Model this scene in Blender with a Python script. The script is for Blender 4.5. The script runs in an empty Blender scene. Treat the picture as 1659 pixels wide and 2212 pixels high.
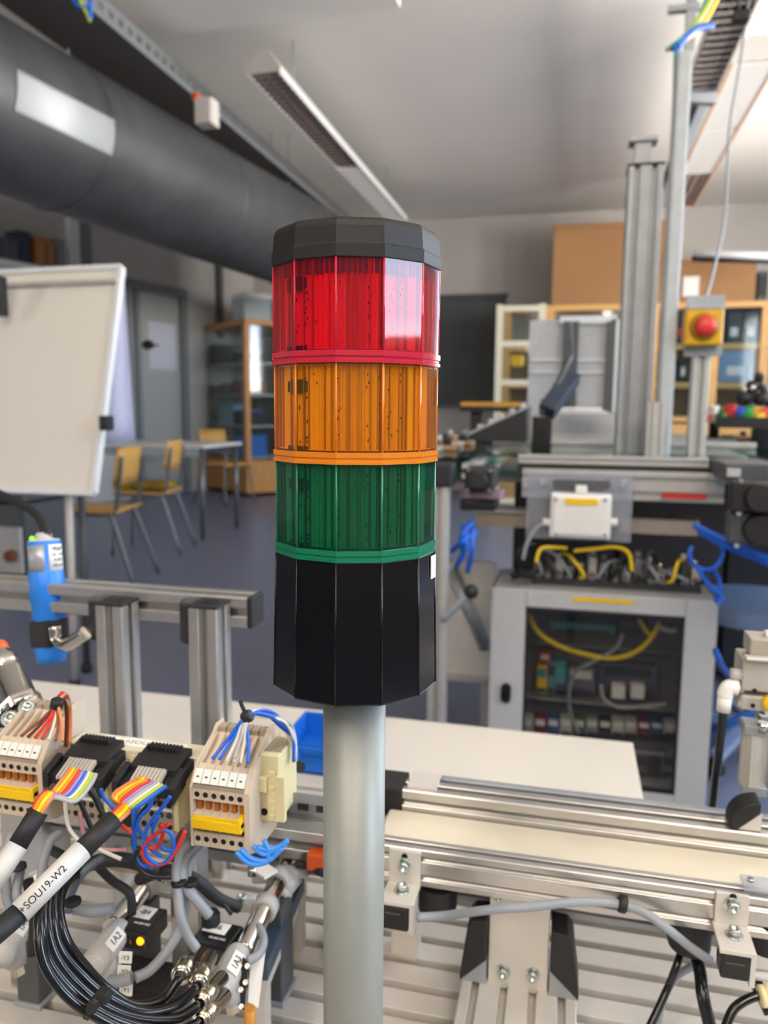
import bpy, bmesh, math, random
from mathutils import Vector, Matrix
random.seed(7)
PI = math.pi
SC = bpy.context.scene
COL = SC.collection

# ---------------------------------------------------------------- camera
F, CX, CY = 1659.0, 829.5, 1106.0
CAM_M = (Matrix.Rotation(math.radians(13.5), 3, 'Z') @ Matrix.Rotation(PI/2-math.radians(7.5), 3, 'X')
         @ Matrix.Rotation(math.radians(.5), 3, 'Z'))
CAM_C = Vector((0, 0, 1.0))
cd = bpy.data.cameras.new('camera'); cam = bpy.data.objects.new('camera', cd); COL.objects.link(cam)
cam.matrix_world = Matrix.Translation(CAM_C) @ CAM_M.to_4x4()
cd.sensor_fit = 'VERTICAL'; cd.sensor_height = 36; cd.lens = 27.0
cd.clip_start = .02; cd.clip_end = 60
cd.dof.use_dof = True; cd.dof.focus_distance = .325; cd.dof.aperture_fstop = 11.5
SC.camera = cam

# ---------------------------------------------------------------- daylight, lamps, exposure
SC.view_settings.view_transform = 'Standard'; SC.view_settings.look = 'None'
SC.view_settings.exposure = 0.22; SC.view_settings.gamma = 1.0
try: SC.view_settings.use_curve_mapping = False
except Exception: pass
w = bpy.data.worlds.new('world'); SC.world = w; w.use_nodes = True
wn = w.node_tree.nodes; wl = w.node_tree.links
bg = wn['Background']; tcn = wn.new('ShaderNodeTexCoord'); sxn = wn.new('ShaderNodeSeparateXYZ'); crn = wn.new('ShaderNodeValToRGB')
wl.new(tcn.outputs['Generated'], sxn.inputs[0]); wl.new(sxn.outputs['Z'], crn.inputs[0]); wl.new(crn.outputs[0], bg.inputs['Color'])
crn.color_ramp.elements[0].color = (1.9, 1.78, 1.65, 1); crn.color_ramp.elements[0].position = .0
crn.color_ramp.elements[1].color = (.62, .78, 1, 1); crn.color_ramp.elements[1].position = .12
bg.inputs['Strength'].default_value = 17.0
# daylight portals of the windows in the right wall (X = 4.2)
WIN = [(-.87, .33), (2.3, 3.45), (4.1, 5.25), (5.9, 7.05)]
WZ0, WZ1, WX = 1.32, 3.05, 3.6
for i, (y0, y1) in enumerate(WIN):
    l = bpy.data.lights.new('daylight_portal', 'AREA'); l.shape = 'RECTANGLE'; l.size = y1-y0; l.size_y = WZ1-WZ0
    l.cycles.is_portal = True
    o = bpy.data.objects.new('daylight_portal', l); COL.objects.link(o)
    o.location = (WX+.02, (y0+y1)/2, (WZ0+WZ1)/2)
    o.matrix_world = Matrix.Translation(o.location) @ Matrix(((0, 0, 1), (1, 0, 0), (0, 1, 0))).to_4x4()
def area(loc, sx, sy, power, col, aim=None):
    l = bpy.data.lights.new('fill_light', 'AREA'); l.shape = 'RECTANGLE'; l.size = sx; l.size_y = sy
    l.energy = power; l.color = col
    o = bpy.data.objects.new('fill_light', l); COL.objects.link(o); o.location = loc
    if aim is not None:
        o.rotation_euler = (Vector(aim)-Vector(loc)).to_track_quat('-Z', 'Y').to_euler()
    return o
WARM = (1, .86, .70)
# unseen ceiling lamps added behind the camera for overall light
FILL_LAMPS = [(-.75, -1.3), (.9, -1.3), (.9, -3.1), (-.75, -3.1)]
for x, y in FILL_LAMPS: area((x, y, 2.84), .16, 1.3, 21, WARM, (x*.6, y+.75, 1.9))
# added uplights that brighten the ceiling; the long one has no fixture
for x, y, sy, e in [(x, y, 1.3, 12) for x, y in FILL_LAMPS]+[(2.9, 2.8, 4.0, 38)]:
    area((x, y, 3.10), .16, sy, e, (1, .94, .88), (x, y, 4))

# ---------------------------------------------------------------- helpers
def P(px, py, x=None, y=None, z=None, d=None):
    v = CAM_M @ Vector(((px-CX)/F, -(py-CY)/F, -1))
    if d is not None: t = d
    elif z is not None: t = (z-CAM_C.z)/v.z
    elif y is not None: t = y/v.y
    else: t = x/v.x
    return CAM_C + v*t
def lin(c):
    if isinstance(c, str):
        c = [int(c[i:i+2], 16)/255 for i in (0, 2, 4)]
    return tuple(((u/12.92) if u <= .04045 else ((u+.055)/1.055)**2.4) for u in c)
MATS = {}
def mat(name, col, rough=.5, metal=0, spec=.5, emit=None, es=0, noise=.06, scale=40, bump=0, alpha=1, trans=0, stretch=None, coat=0, bscale=None):
    m = bpy.data.materials.new(name); m.use_nodes = True; MATS[name] = m
    nt = m.node_tree; b = nt.nodes['Principled BSDF']
    c = lin(col)
    b.inputs['Roughness'].default_value = rough; b.inputs['Metallic'].default_value = metal
    b.inputs['Specular IOR Level'].default_value = spec
    b.inputs['Alpha'].default_value = alpha
    b.inputs['Transmission Weight'].default_value = trans
    b.inputs['Coat Weight'].default_value = coat
    b.inputs['Base Color'].default_value = (*c, 1)
    if emit: b.inputs['Emission Color'].default_value = (*lin(emit), 1); b.inputs['Emission Strength'].default_value = es
    if noise > 0 or bump > 0:
        tc = nt.nodes.new('ShaderNodeTexCoord'); n = nt.nodes.new('ShaderNodeTexNoise'); n.inputs['Scale'].default_value = scale
        n.inputs['Detail'].default_value = 4
        src = tc.outputs['Object']
        if stretch:
            mp = nt.nodes.new('ShaderNodeMapping'); mp.inputs['Scale'].default_value = stretch
            nt.links.new(src, mp.inputs[0]); src = mp.outputs[0]
        nt.links.new(src, n.inputs['Vector'])
        r = nt.nodes.new('ShaderNodeValToRGB')
        r.color_ramp.elements[0].position = .3; r.color_ramp.elements[1].position = .7
        r.color_ramp.elements[0].color = (*[u*(1-noise) for u in c], 1)
        r.color_ramp.elements[1].color = (*[min(1, u*(1+noise)) for u in c], 1)
        nt.links.new(n.outputs['Fac'], r.inputs[0]); nt.links.new(r.outputs[0], b.inputs['Base Color'])
        if bump > 0:
            bp = nt.nodes.new('ShaderNodeBump'); bp.inputs['Strength'].default_value = bump; bp.inputs['Distance'].default_value = .001
            if bscale:
                n = nt.nodes.new('ShaderNodeTexNoise'); n.inputs['Scale'].default_value = bscale; nt.links.new(src, n.inputs['Vector'])
            nt.links.new(n.outputs['Fac'], bp.inputs['Height']); nt.links.new(bp.outputs[0], b.inputs['Normal'])
    return m
ALU = mat('anodised_aluminium', 'C2C0BD', .33, .85, noise=.05, scale=60)
ALUM = mat('matte_aluminium', 'D2CDC6', .5, .35, noise=.04, scale=30)
ALUD = mat('dull_aluminium', '9EA2A6', .5, .5, noise=.08, scale=20)
CHROME = mat('polished_steel', 'C9C4BC', .12, 1, noise=.03)
ZINC = mat('zinc_plated_steel', 'BFC6C2', .25, .95, noise=.12, scale=200)
NICKEL = mat('nickel_brass', 'B9B09A', .2, 1, noise=.08, scale=100)
BRASS = mat('brass', 'C9A05A', .3, .9)
BLK = mat('black_plastic', '141416', .35, noise=.1)
BLKM = mat('black_matte_plastic', '1D1C1D', .6, noise=.1, bump=.2, scale=500)
BLKG = mat('black_glossy_tube', '121214', .18)
GREYC = mat('grey_cable_sheath', '8D9298', .45)
GREYP = mat('light_grey_plastic', 'B9B6B2', .45)
DGREY = mat('dark_grey_plastic', '4A4C4F', .5)
BEIGE = mat('terminal_beige', 'C9B9A4', .55, noise=.03)
BEIGED = mat('terminal_beige_dark', '9E907C', .6, noise=.05)
CREAM = mat('cream_plastic', 'D9CDA0', .5, noise=.04)
HOLE = mat('hole_black', '0E0C0B', .8, noise=0)
WHITE = mat('white_plastic', 'E8E6E2', .4, noise=.02)
LABEL = mat('label_white', 'E9E7E0', .6, noise=.02)
INK = mat('ink_black', '26262A', .7, noise=0)
YEL = mat('yellow_plastic', 'EFC408', .4, noise=.03)
TWHITE = mat('table_laminate', 'D6D0C6', .4, noise=.02, scale=5)
BELT = mat('cream_conveyor_belt', 'D6CDB8', .3, noise=.04, scale=25)
GREENP = mat('pcb_green', '16301F', .5)
BLUEP = mat('blue_plastic', '1E78D8', .4)
ORANGEP = mat('orange_plastic', 'D8551C', .4)
BLUEBOX = mat('blue_crate_plastic', '0F66C8', .5)
WIRE = {k: mat('wire_'+k, c, .4, noise=.03) for k, c in dict(yellow='F0CC00', lime='A9C428', orange='EE8A1C', red='D02B22', violet='9A84C8',
        blue='1560D0', grey='A9ABAA', white='DAD6CA', brown='8A4A20', pink='D898A0', black='161518', salmon='D98452', teal='3FA898', skyblue='3D8EE8', wine='5A2018').items()}
LED = mat('orange_led', 'FF8A00', .4, emit='FF8200', es=3.0, noise=0)
LEDG = mat('green_led', '7BE02A', .4, emit='6BE01A', es=1.5, noise=0)

def thin_fresnel(nt, ior):
    # the same reflectance for both sides of a thin sheet
    fr = nt.nodes.new('ShaderNodeFresnel'); g = nt.nodes.new('ShaderNodeNewGeometry'); mm = nt.nodes.new('ShaderNodeMapRange')
    mm.inputs['To Min'].default_value = ior; mm.inputs['To Max'].default_value = 1/ior
    nt.links.new(g.outputs['Backfacing'], mm.inputs['Value']); nt.links.new(mm.outputs[0], fr.inputs[0]); return fr
class MB:
    def __init__(s): s.v = []; s.f = []; s.sm = []
    def add(s, vs, fs, smooth=False):
        n = len(s.v); s.v += [Vector(v) for v in vs]
        s.f += [tuple(i+n for i in f) for f in fs]; s.sm += [smooth]*len(fs); return s
    def box(s, c, size, rot=None):
        hx, hy, hz = [u/2 for u in size]; c = Vector(c)
        vs = [Vector((x, y, z)) for x in (-hx, hx) for y in (-hy, hy) for z in (-hz, hz)]
        if rot is not None: vs = [rot @ v for v in vs]
        return s.add([v+c for v in vs], [(0, 1, 3, 2), (4, 6, 7, 5), (0, 4, 5, 1), (2, 3, 7, 6), (0, 2, 6, 4), (1, 5, 7, 3)])
    def bb(s, x0, x1, y0, y1, z0, z1): return s.box(((x0+x1)/2, (y0+y1)/2, (z0+z1)/2), (abs(x1-x0), abs(y1-y0), abs(z1-z0)))
    def beam(s, a, b, w, h, up=(0, 0, 1)):
        a, b = Vector(a), Vector(b); R = frame(b-a, up)
        return s.box((a+b)/2, (w, h, (b-a).length), R)
    def cyl(s, a, b, r0, r1=None, n=16, caps=True, smooth=True, up=(0, 0, 1), rot=0):
        a, b = Vector(a), Vector(b); r1 = r0 if r1 is None else r1; R = frame(b-a, up)
        vs = []
        for c, r in ((a, r0), (b, r1)):
            for i in range(n):
                t = 2*PI*i/n+rot; vs.append(c+R @ Vector((r*math.cos(t), r*math.sin(t), 0)))
        s.add(vs, [(i, (i+1) % n, n+(i+1) % n, n+i) for i in range(n)], smooth)
        if caps: s.add([], []); k = len(s.v)-2*n; s.f += [tuple(k+i for i in reversed(range(n))), tuple(k+n+i for i in range(n))]; s.sm += [False]*2
        return s
    def lathe(s, prof, org=(0, 0, 0), axis=(0, 0, 1), n=24, smooth=True, rot=0, up=(0, 1, 0)):
        org = Vector(org); R = frame(Vector(axis), up); k = len(s.v); m = len(prof)
        vs = []
        for r, z in prof:
            for i in range(n):
                t = 2*PI*i/n+rot; vs.append(org+R @ Vector((r*math.cos(t), r*math.sin(t), z)))
        fs = [(j*n+i, j*n+(i+1) % n, (j+1)*n+(i+1) % n, (j+1)*n+i) for j in range(m-1) for i in range(n)]
        s.add(vs, fs, smooth)
        for j, rev in ((0, True), (m-1, False)):
            if prof[j][0] > 1e-6:
                ids = [k+j*n+i for i in range(n)]; s.f.append(tuple(reversed(ids) if rev else ids)); s.sm.append(False)
        return s
    def tube(s, pts, r, n=8, smooth=True, cat=True, caps=True):
        pts = [Vector(p) for p in pts]
        if cat and len(pts) > 2: pts = catmull(pts)
        m = len(pts); k = len(s.v); up = Vector((0.13, .2, 1)).normalized(); vs = []
        t0 = (pts[1]-pts[0]).normalized(); u = up-t0*up.dot(t0); u.normalize()
        for i, p in enumerate(pts):
            t = (pts[min(i+1, m-1)]-pts[max(i-1, 0)]).normalized()
            u = u-t*u.dot(t)
            if u.length < 1e-5: u = t.orthogonal()
            u.normalize(); w_ = t.cross(u)
            rr = r[i*(len(r)-1)//(m-1)] if isinstance(r, (list, tuple)) else r
            for j in range(n):
                a = 2*PI*j/n; vs.append(p+u*rr*math.cos(a)+w_*rr*math.sin(a))
        s.add(vs, [(i*n+j, i*n+(j+1) % n, (i+1)*n+(j+1) % n, (i+1)*n+j) for i in range(m-1) for j in range(n)], smooth)
        if caps: s.f += [tuple(k+j for j in reversed(range(n))), tuple(k+(m-1)*n+j for j in range(n))]; s.sm += [False]*2
        return s
    def prism(s, poly, a, b, up=(0, 0, 1)):
        # 2-D polygon swept from a to b; polygon x is sideways, y is up
        a, b = Vector(a), Vector(b); R = frame(b-a, up); n = len(poly); k = len(s.v)
        vs = [c+R @ Vector((x, y, 0)) for c in (a, b) for x, y in poly]
        s.add(vs, [(i, (i+1) % n, n+(i+1) % n, n+i) for i in range(n)])
        s.f += [tuple(k+i for i in reversed(range(n))), tuple(k+n+i for i in range(n))]; s.sm += [False]*2
        return s
    def sphere(s, c, r, n=12, sc=(1, 1, 1)):
        m = n//2; c = Vector(c); vs = []
        for j in range(m+1):
            for i in range(n):
                th = PI*j/m; ph = 2*PI*i/n
                vs.append(c+Vector((r*sc[0]*math.sin(th)*math.cos(ph), r*sc[1]*math.sin(th)*math.sin(ph), r*sc[2]*math.cos(th))))
        return s.add(vs, [(j*n+i, j*n+(i+1) % n, (j+1)*n+(i+1) % n, (j+1)*n+i) for j in range(m) for i in range(n)], True)
    def build(s, name, m, parent=None, bevel=0, kind=None, label=None):
        org = parent_world(parent)
        me = bpy.data.meshes.new(name); me.from_pydata([v-org for v in s.v], [], s.f); me.materials.append(m)
        for p, q in zip(me.polygons, s.sm): p.use_smooth = q
        bm = bmesh.new(); bm.from_mesh(me); bmesh.ops.recalc_face_normals(bm, faces=bm.faces)
        bmesh.ops.triangulate(bm, faces=[f for f in bm.faces if len(f.verts) > 4]); bm.to_mesh(me); bm.free()
        o = bpy.data.objects.new(name, me); COL.objects.link(o)
        if parent: o.parent = parent
        if bevel:
            bv = o.modifiers.new('bevel', 'BEVEL'); bv.width = bevel; bv.segments = 2; bv.limit_method = 'ANGLE'; bv.angle_limit = .7
        if kind: o['kind'] = kind
        if label: o['label'] = label
        return o
def frame(d, up=(0, 0, 1)):
    z = Vector(d).normalized(); up = Vector(up)
    if abs(z.dot(up.normalized())) > .999: up = Vector((0, 1, 0))
    x = up.cross(z)
    if x.length < 1e-6: x = z.orthogonal()
    x.normalize(); y = z.cross(x)
    return Matrix((x, y, z)).transposed()
def catmull(p, k=6):
    q = [p[0]*2-p[1]]+list(p)+[p[-1]*2-p[-2]]; out = []
    for i in range(1, len(q)-2):
        for j in range(k):
            t = j/k; a, b, c, d = q[i-1], q[i], q[i+1], q[i+2]
            out.append(.5*((2*b)+(c-a)*t+(2*a-5*b+4*c-d)*t*t+(3*b-a-3*c+d)*t**3))
    out.append(p[-1]); return out
def parent_world(o):
    v = Vector((0, 0, 0))
    while o is not None: v = v+Vector(o.location); o = o.parent
    return v
def tag(o, label, cat, group=None, kind=None):
    o['label'] = label; o['category'] = cat
    if group: o['group'] = group
    if kind: o['kind'] = kind
    return o
def thing(name, label, cat, loc=(0, 0, 0), group=None):
    o = bpy.data.objects.new(name, None); COL.objects.link(o); o.location = loc; o.empty_display_size = .02
    return tag(o, label, cat, group)
def struct(name, mb, m, **k):
    o = mb.build(name, m, **k); o['kind'] = 'structure'; return o
def dup(root, loc, label=None, group=None, rz=None, scale=None):
    def rec(o, par):
        c = o.copy(); COL.objects.link(c)
        if par: c.parent = par
        for ch in list(o.children): rec(ch, c)
        return c
    r = rec(root, None); r.location = loc
    if rz is not None: r.rotation_euler.z = rz
    if scale: r.scale = scale
    if label: r['label'] = label
    if group: r['group'] = group
    return r
def text(s, size, org, xd, yd, m, parent, name='lettering', depth=.0001, center=True):
    c = bpy.data.curves.new('t', 'FONT'); c.body = s; c.size = size; c.extrude = depth
    if center: c.align_x = 'CENTER'; c.align_y = 'CENTER'
    t = bpy.data.objects.new('t', c); COL.objects.link(t)
    bpy.context.view_layer.update()
    me = bpy.data.meshes.new_from_object(t.evaluated_get(bpy.context.evaluated_depsgraph_get())); me.name = name
    bpy.data.objects.remove(t); bpy.data.curves.remove(c)
    xd = Vector(xd).normalized(); yd = Vector(yd); yd = (yd-xd*yd.dot(xd)).normalized(); zd = xd.cross(yd)
    R = Matrix((xd, yd, zd)).transposed(); off = Vector(org)-parent_world(parent)
    for v in me.vertices: v.co = off+R @ v.co
    me.materials.clear(); me.materials.append(m)
    o = bpy.data.objects.new(name, me); COL.objects.link(o)
    if parent: o.parent = parent
    return o
def tslot(nx, ny, s):
    # outline of a slotted aluminium profile, nx by ny cells of size s
    W, H = nx*s/2, ny*s/2; a, b, c, dd = .13*s, .06*s, .22*s, .30*s
    def side(n, L):   # points along one side from -L to L, (t, depth)
        out = [(-L+.05*s, 0)]
        for i in range(n):
            t = -L+s*(i+.5)
            out += [(t-a-.03*s, 0), (t-a, .03*s), (t-a, b+.04*s), (t-c, b+.06*s), (t-c, .2*s), (t-a*.8, dd), (t+a*.8, dd), (t+c, .2*s), (t+c, b+.06*s), (t+a, b+.04*s), (t+a, .03*s), (t+a+.03*s, 0)]
        return out+[(L-.05*s, 0)]
    p = [(t, -H+q) for t, q in side(nx, W)]+[(W-q, t) for t, q in side(ny, H)]+[(-t, H-q) for t, q in side(nx, W)]+[(-W+q, -t) for t, q in side(ny, H)]
    return p
def profile(a, b, nx, ny, s, up=(0, 0, 1)): return MB().prism(tslot(nx, ny, s), a, b, up)
def bolt(mb, p, d, r=.004, h=.004, washer=True):
    # socket head: washer, head with a hexagonal recess
    p = Vector(p); d = Vector(d).normalized()
    if washer: mb.cyl(p, p+d*h*.25, r*1.45, n=20)
    q = p+d*h*.25
    mb.lathe([(r, 0), (r, h*.85), (r*.88, h), (r*.55, h), (r*.5, h*.45), (0.0001, h*.45)], q, d, n=18)
    return mb
def proj(p):
    q = CAM_M.transposed() @ (Vector(p)-CAM_C); return CX+F*q.x/-q.z, CY-F*q.y/-q.z
def Pp(px, py, p0, n):
    v = CAM_M @ Vector(((px-CX)/F, -(py-CY)/F, -1)); n = Vector(n)
    return CAM_C+v*((Vector(p0)-CAM_C).dot(n)/v.dot(n))

# ================================================================ the room
WALLM = mat('painted_wall', 'BDBAB6', .8, noise=.03, scale=2)
CEILM = mat('painted_ceiling', 'E6E2DC', .85, noise=.02, scale=1.5)
FLOORM = mat('blue_grey_linoleum', '6B7186', .35, noise=.05, scale=6, bump=.05, bscale=60)
FRAMEW = mat('window_frame_paint', 'E4E6E6', .4, noise=.02)
CH = 3.35
YB = 9.75
struct('floor', MB().bb(-8, WX+.3, -4, YB+.2, -.1, 0), FLOORM)
struct('ceiling', MB().bb(-8, WX+.3, -4, YB+.2, CH, CH+.12), CEILM)
struct('trim_1', MB().bb(-7.6, -1.0, 2.9, 4.45, 3.2, CH), CEILM)
struct('wall_back', MB().bb(-8, WX+.3, YB, YB+.15, 0, CH), WALLM)
struct('wall_front', MB().bb(-8, WX+.3, -4.15, -4, 0, CH), WALLM)
wr = MB(); ys = [-4]+[v for ab in WIN for v in ab]+[YB]
for i in range(0, len(ys), 2): wr.bb(WX, WX+.2, ys[i], ys[i+1], 0, CH)
for a, b in WIN: wr.bb(WX, WX+.2, a, b, 0, WZ0); wr.bb(WX, WX+.2, a, b, WZ1, CH)
struct('wall_right', wr, WALLM)
GLASS = bpy.data.materials.new('window_glass'); GLASS.use_nodes = True
def thin_glass(m, tint, refl=.6, rough=.03, dirt=0, dirtcol=(.5, .5, .5)):
    nt = m.node_tree; nt.nodes.clear(); out = nt.nodes.new('ShaderNodeOutputMaterial')
    tr = nt.nodes.new('ShaderNodeBsdfTransparent'); gl = nt.nodes.new('ShaderNodeBsdfGlossy'); fr = thin_fresnel(nt, 1.45); mx = nt.nodes.new('ShaderNodeMixShader')
    tr.inputs[0].default_value = (*tint, 1); gl.inputs['Roughness'].default_value = rough
    mu = nt.nodes.new('ShaderNodeMath'); mu.operation = 'MULTIPLY'; mu.inputs[1].default_value = refl
    L = nt.links; L.new(fr.outputs[0], mu.inputs[0]); L.new(mu.outputs[0], mx.inputs[0]); L.new(tr.outputs[0], mx.inputs[1]); L.new(gl.outputs[0], mx.inputs[2])
    if dirt:
        df = nt.nodes.new('ShaderNodeBsdfDiffuse'); df.inputs[0].default_value = (*dirtcol, 1); m2 = nt.nodes.new('ShaderNodeMixShader'); m2.inputs[0].default_value = dirt
        L.new(mx.outputs[0], m2.inputs[1]); L.new(df.outputs[0], m2.inputs[2]); mx = m2
    L.new(mx.outputs[0], out.inputs[0]); return m
thin_glass(GLASS, (.95, .97, .97), 1)
for i, (a, b) in enumerate(WIN):
    f = MB()
    f.bb(WX+.02, WX+.09, a, a+.06, WZ0, WZ1).bb(WX+.02, WX+.09, b-.06, b, WZ0, WZ1).bb(WX+.02, WX+.09, a, b, WZ0, WZ0+.06).bb(WX+.02, WX+.09, a, b, WZ1-.06, WZ1)
    f.bb(WX+.03, WX+.08, (a+b)/2-.045, (a+b)/2+.045, WZ0, WZ1)
    o = struct('window_%d' % (i+1), f, FRAMEW)
    MB().bb(WX-.1, WX+.02, a-.03, b+.03, WZ0-.03, WZ0).build('window_sill', FRAMEW, o)

# left wall, slightly oblique to the benches
WLD = Vector((.2924, .9563, 0)); WLN = Vector((.9563, -.2924, 0)); WL0 = Vector((-4.51, 8.52, 0))
def wl(t, z=0, off=0): return WL0+WLD*t+WLN*off+Vector((0, 0, z))
def onwl(px, py, off=0):
    p = Pp(px, py, WL0+WLN*off, WLN); return (p-WL0).dot(WLD), p.z
def wbox(mb, t0, t1, z0, z1, o0, o1):
    return mb.beam(wl(t0, (z0+z1)/2, (o0+o1)/2), wl(t1, (z0+z1)/2, (o0+o1)/2), abs(o1-o0), abs(z1-z0))
dt0, dz0 = onwl(271, 608); dt1, dz1 = onwl(397, 634)
DZ = (dz0+dz1)/2
bt0, bt1 = -13, 2.1
s1, _ = onwl(0, 500); s2, _ = onwl(150, 500)
wlb = MB()
wbox(wlb, bt0, dt0, 0, CH, -.15, 0); wbox(wlb, dt0, dt1, DZ, CH, -.15, 0); wbox(wlb, dt1, bt1, 0, CH, -.15, 0)
struct('wall_left', wlb, WALLM)
DOORM = mat('door_grey_paint', 'A3A6A3', .45, noise=.03); DFRM = mat('door_frame_grey', '7C8284', .5)
d = struct('door_1', wbox(MB(), dt0+.04, dt1-.04, 0, DZ-.04, -.07, -.03), DOORM)
fr = MB(); wbox(fr, dt0-.02, dt0+.06, 0, DZ+.03, -.1, .03); wbox(fr, dt1-.06, dt1+.03, 0, DZ+.03, -.1, .03); wbox(fr, dt0, dt1, DZ-.05, DZ+.04, -.1, .03)
tm, _ = onwl(298, 700)
wbox(fr, tm-.03, tm+.03, 0, DZ, -.08, .01)
fr.build('door_frame', DFRM, d)
hb, hz = onwl(318, 745)
MB().cyl(wl(hb, hz, -.03), wl(hb, hz, .05), .05, n=16).cyl(wl(hb, hz, .04), wl(hb+.13, hz, .04), .012, n=8).build('door_handle', BLK, d)
a0, az0 = onwl(322, 692); a1, az1 = onwl(385, 800)
nt_ = wbox(MB(), a0, a1, az1, az0, -.028, -.02).build('notice_sheet', mat('paper_blue_white', 'BFC3CE', .7), d)
# wall corner post and far pipes
p0, _ = onwl(468, 600); pp = MB(); wbox(pp, p0-.03, p0+.05, 1.9, 2.9, 0, .06)
struct('trim_2', pp, mat('dark_trim', '55585A', .5))
# glazed opening high on the left wall: posts, with a shelf of boxes
q0, qz0 = onwl(143, 540); q1, _ = onwl(163, 540)
gp = MB(); wbox(gp, q0, q0+.12, qz0-.6, CH, 0, .06); gp2 = MB(); wbox(gp2, q0+.14, q0+.27, qz0-.6, CH, 0, .05)
o = struct('window_7', gp, FRAMEW); gp2.build('frame_post', DFRM, o)
sh0, shz = onwl(0, 572)
sf = thing('wall_shelf', 'long pale shelf board high on left wall behind the flipchart', 'shelf', wl(sh0, shz, 0))
wbox(MB(), sh0-1, q0-.1, shz-.04, shz, 0, .3).build('shelf_board', FRAMEW, sf)
for k in range(3): wbox(MB(), sh0-.6+k*.7, sh0-.57+k*.7, shz-.2, shz-.04, 0, .25).build('bracket', DFRM, sf)
BXM = [mat('box_'+n, c, .6, noise=.15, scale=9) for n, c in (('navy', '3A4456'), ('orange', 'B9814E'), ('grey', '8E8F8D'), ('slate', '596068'))]
for k, (xa, xb, ya, mi, lb) in enumerate([(5, 26, 515, 3, 'slate grey box at far left end of the high wall shelf'), (28, 50, 500, 0, 'navy blue box on the high wall shelf above flipchart'), (62, 84, 512, 1, 'tan brown box on the high wall shelf'), (88, 104, 524, 1, 'small tan carton on the high wall shelf nearer the post'), (108, 126, 518, 2, 'grey carton on the high wall shelf beside window post')]):
    ta, _ = onwl(xa, 540, .12); tb, _ = onwl(xb, 540, .12); _, zt = onwl(xa, ya, .12)
    r = thing('storage_box', lb, 'box', wl((ta+tb)/2, shz, .13))
    wbox(MB(), ta, tb, shz, zt-.03, .04, .22).build('box_body', BXM[mi], r, bevel=.005)
    wbox(MB(), ta-.01, tb+.01, zt-.03, zt, .03, .23).build('lid', BXM[mi], r, bevel=.004)

# ---------------------------------------------------------------- duct, tray, ceiling lights
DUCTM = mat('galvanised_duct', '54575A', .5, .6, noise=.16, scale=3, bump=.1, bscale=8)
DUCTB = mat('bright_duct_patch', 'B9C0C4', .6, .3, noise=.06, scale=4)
du = Vector((math.sin(math.radians(7)), math.cos(math.radians(7)), 0)); dn = Vector((-du.y, du.x, 0))
DR = .40; DC = Vector((0, 0, 2.49))+dn*3.27
dk = thing('ventilation_duct', 'big round galvanised ventilation duct running under ceiling along left wall', 'duct', DC+du*4)
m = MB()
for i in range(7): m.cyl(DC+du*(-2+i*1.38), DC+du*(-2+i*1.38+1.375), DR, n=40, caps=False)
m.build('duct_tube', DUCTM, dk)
for i in range(1, 7): MB().lathe([(DR, -.012), (DR+.006, -.01), (DR+.006, .01), (DR, .012)], DC+du*(-2+i*1.38), du, n=40).build('seam_ring', DUCTM, dk)
# bright patch sheet wrapped on the duct
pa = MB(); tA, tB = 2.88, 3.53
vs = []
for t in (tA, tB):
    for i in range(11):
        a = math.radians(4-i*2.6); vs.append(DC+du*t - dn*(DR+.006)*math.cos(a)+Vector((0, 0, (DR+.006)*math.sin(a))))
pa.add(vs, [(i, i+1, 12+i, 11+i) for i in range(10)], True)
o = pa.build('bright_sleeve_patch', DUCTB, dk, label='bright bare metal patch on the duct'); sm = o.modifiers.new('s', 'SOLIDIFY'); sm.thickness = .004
for k in range(3):
    c = DC+du*(1.0+k*2.6)
    MB().tube([c-dn*.05+Vector((0, 0, DR)), c-dn*.05+Vector((0, 0, CH-2.49))], .006, 6, cat=False).build('hanger_rod', ALUD, dk)

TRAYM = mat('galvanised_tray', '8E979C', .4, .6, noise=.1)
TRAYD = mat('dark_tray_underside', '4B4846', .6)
def cable_tray(name, label, x0, x1, y0, y1, z, h, pitch, mside=TRAYM, mund=TRAYD, hangers=()):
    t = thing(name, label, 'cable tray', ((x0+x1)/2, y0, z))
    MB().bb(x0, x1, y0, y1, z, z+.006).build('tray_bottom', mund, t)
    s = MB(); n = int((y1-y0)/pitch)
    for xx in (x0, x1):
        s.bb(xx-.002, xx+.002, y0, y1, z, z+h*.33).bb(xx-.002, xx+.002, y0, y1, z+h*.66, z+h)
        for i in range(n): s.bb(xx-.002, xx+.002, y0+i*pitch, y0+(i+.45)*pitch, z+h*.33, z+h*.66)
    s.build('slotted_side', mside, t, kind='stuff')
    for hy in hangers:
        MB().tube([((x0+x1)/2, hy, z), ((x0+x1)/2, hy, CH)], .006, 6, cat=False).build('hanger_rod', ALUD, t)
    return t
cable_tray('cable_tray', 'wide dark cable tray with slotted bright edge beside the round duct', -2.78, -2.38, 2.2, 9.5, 2.95, .11, .09, hangers=(3.2, 3.95, 6.5))
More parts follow.
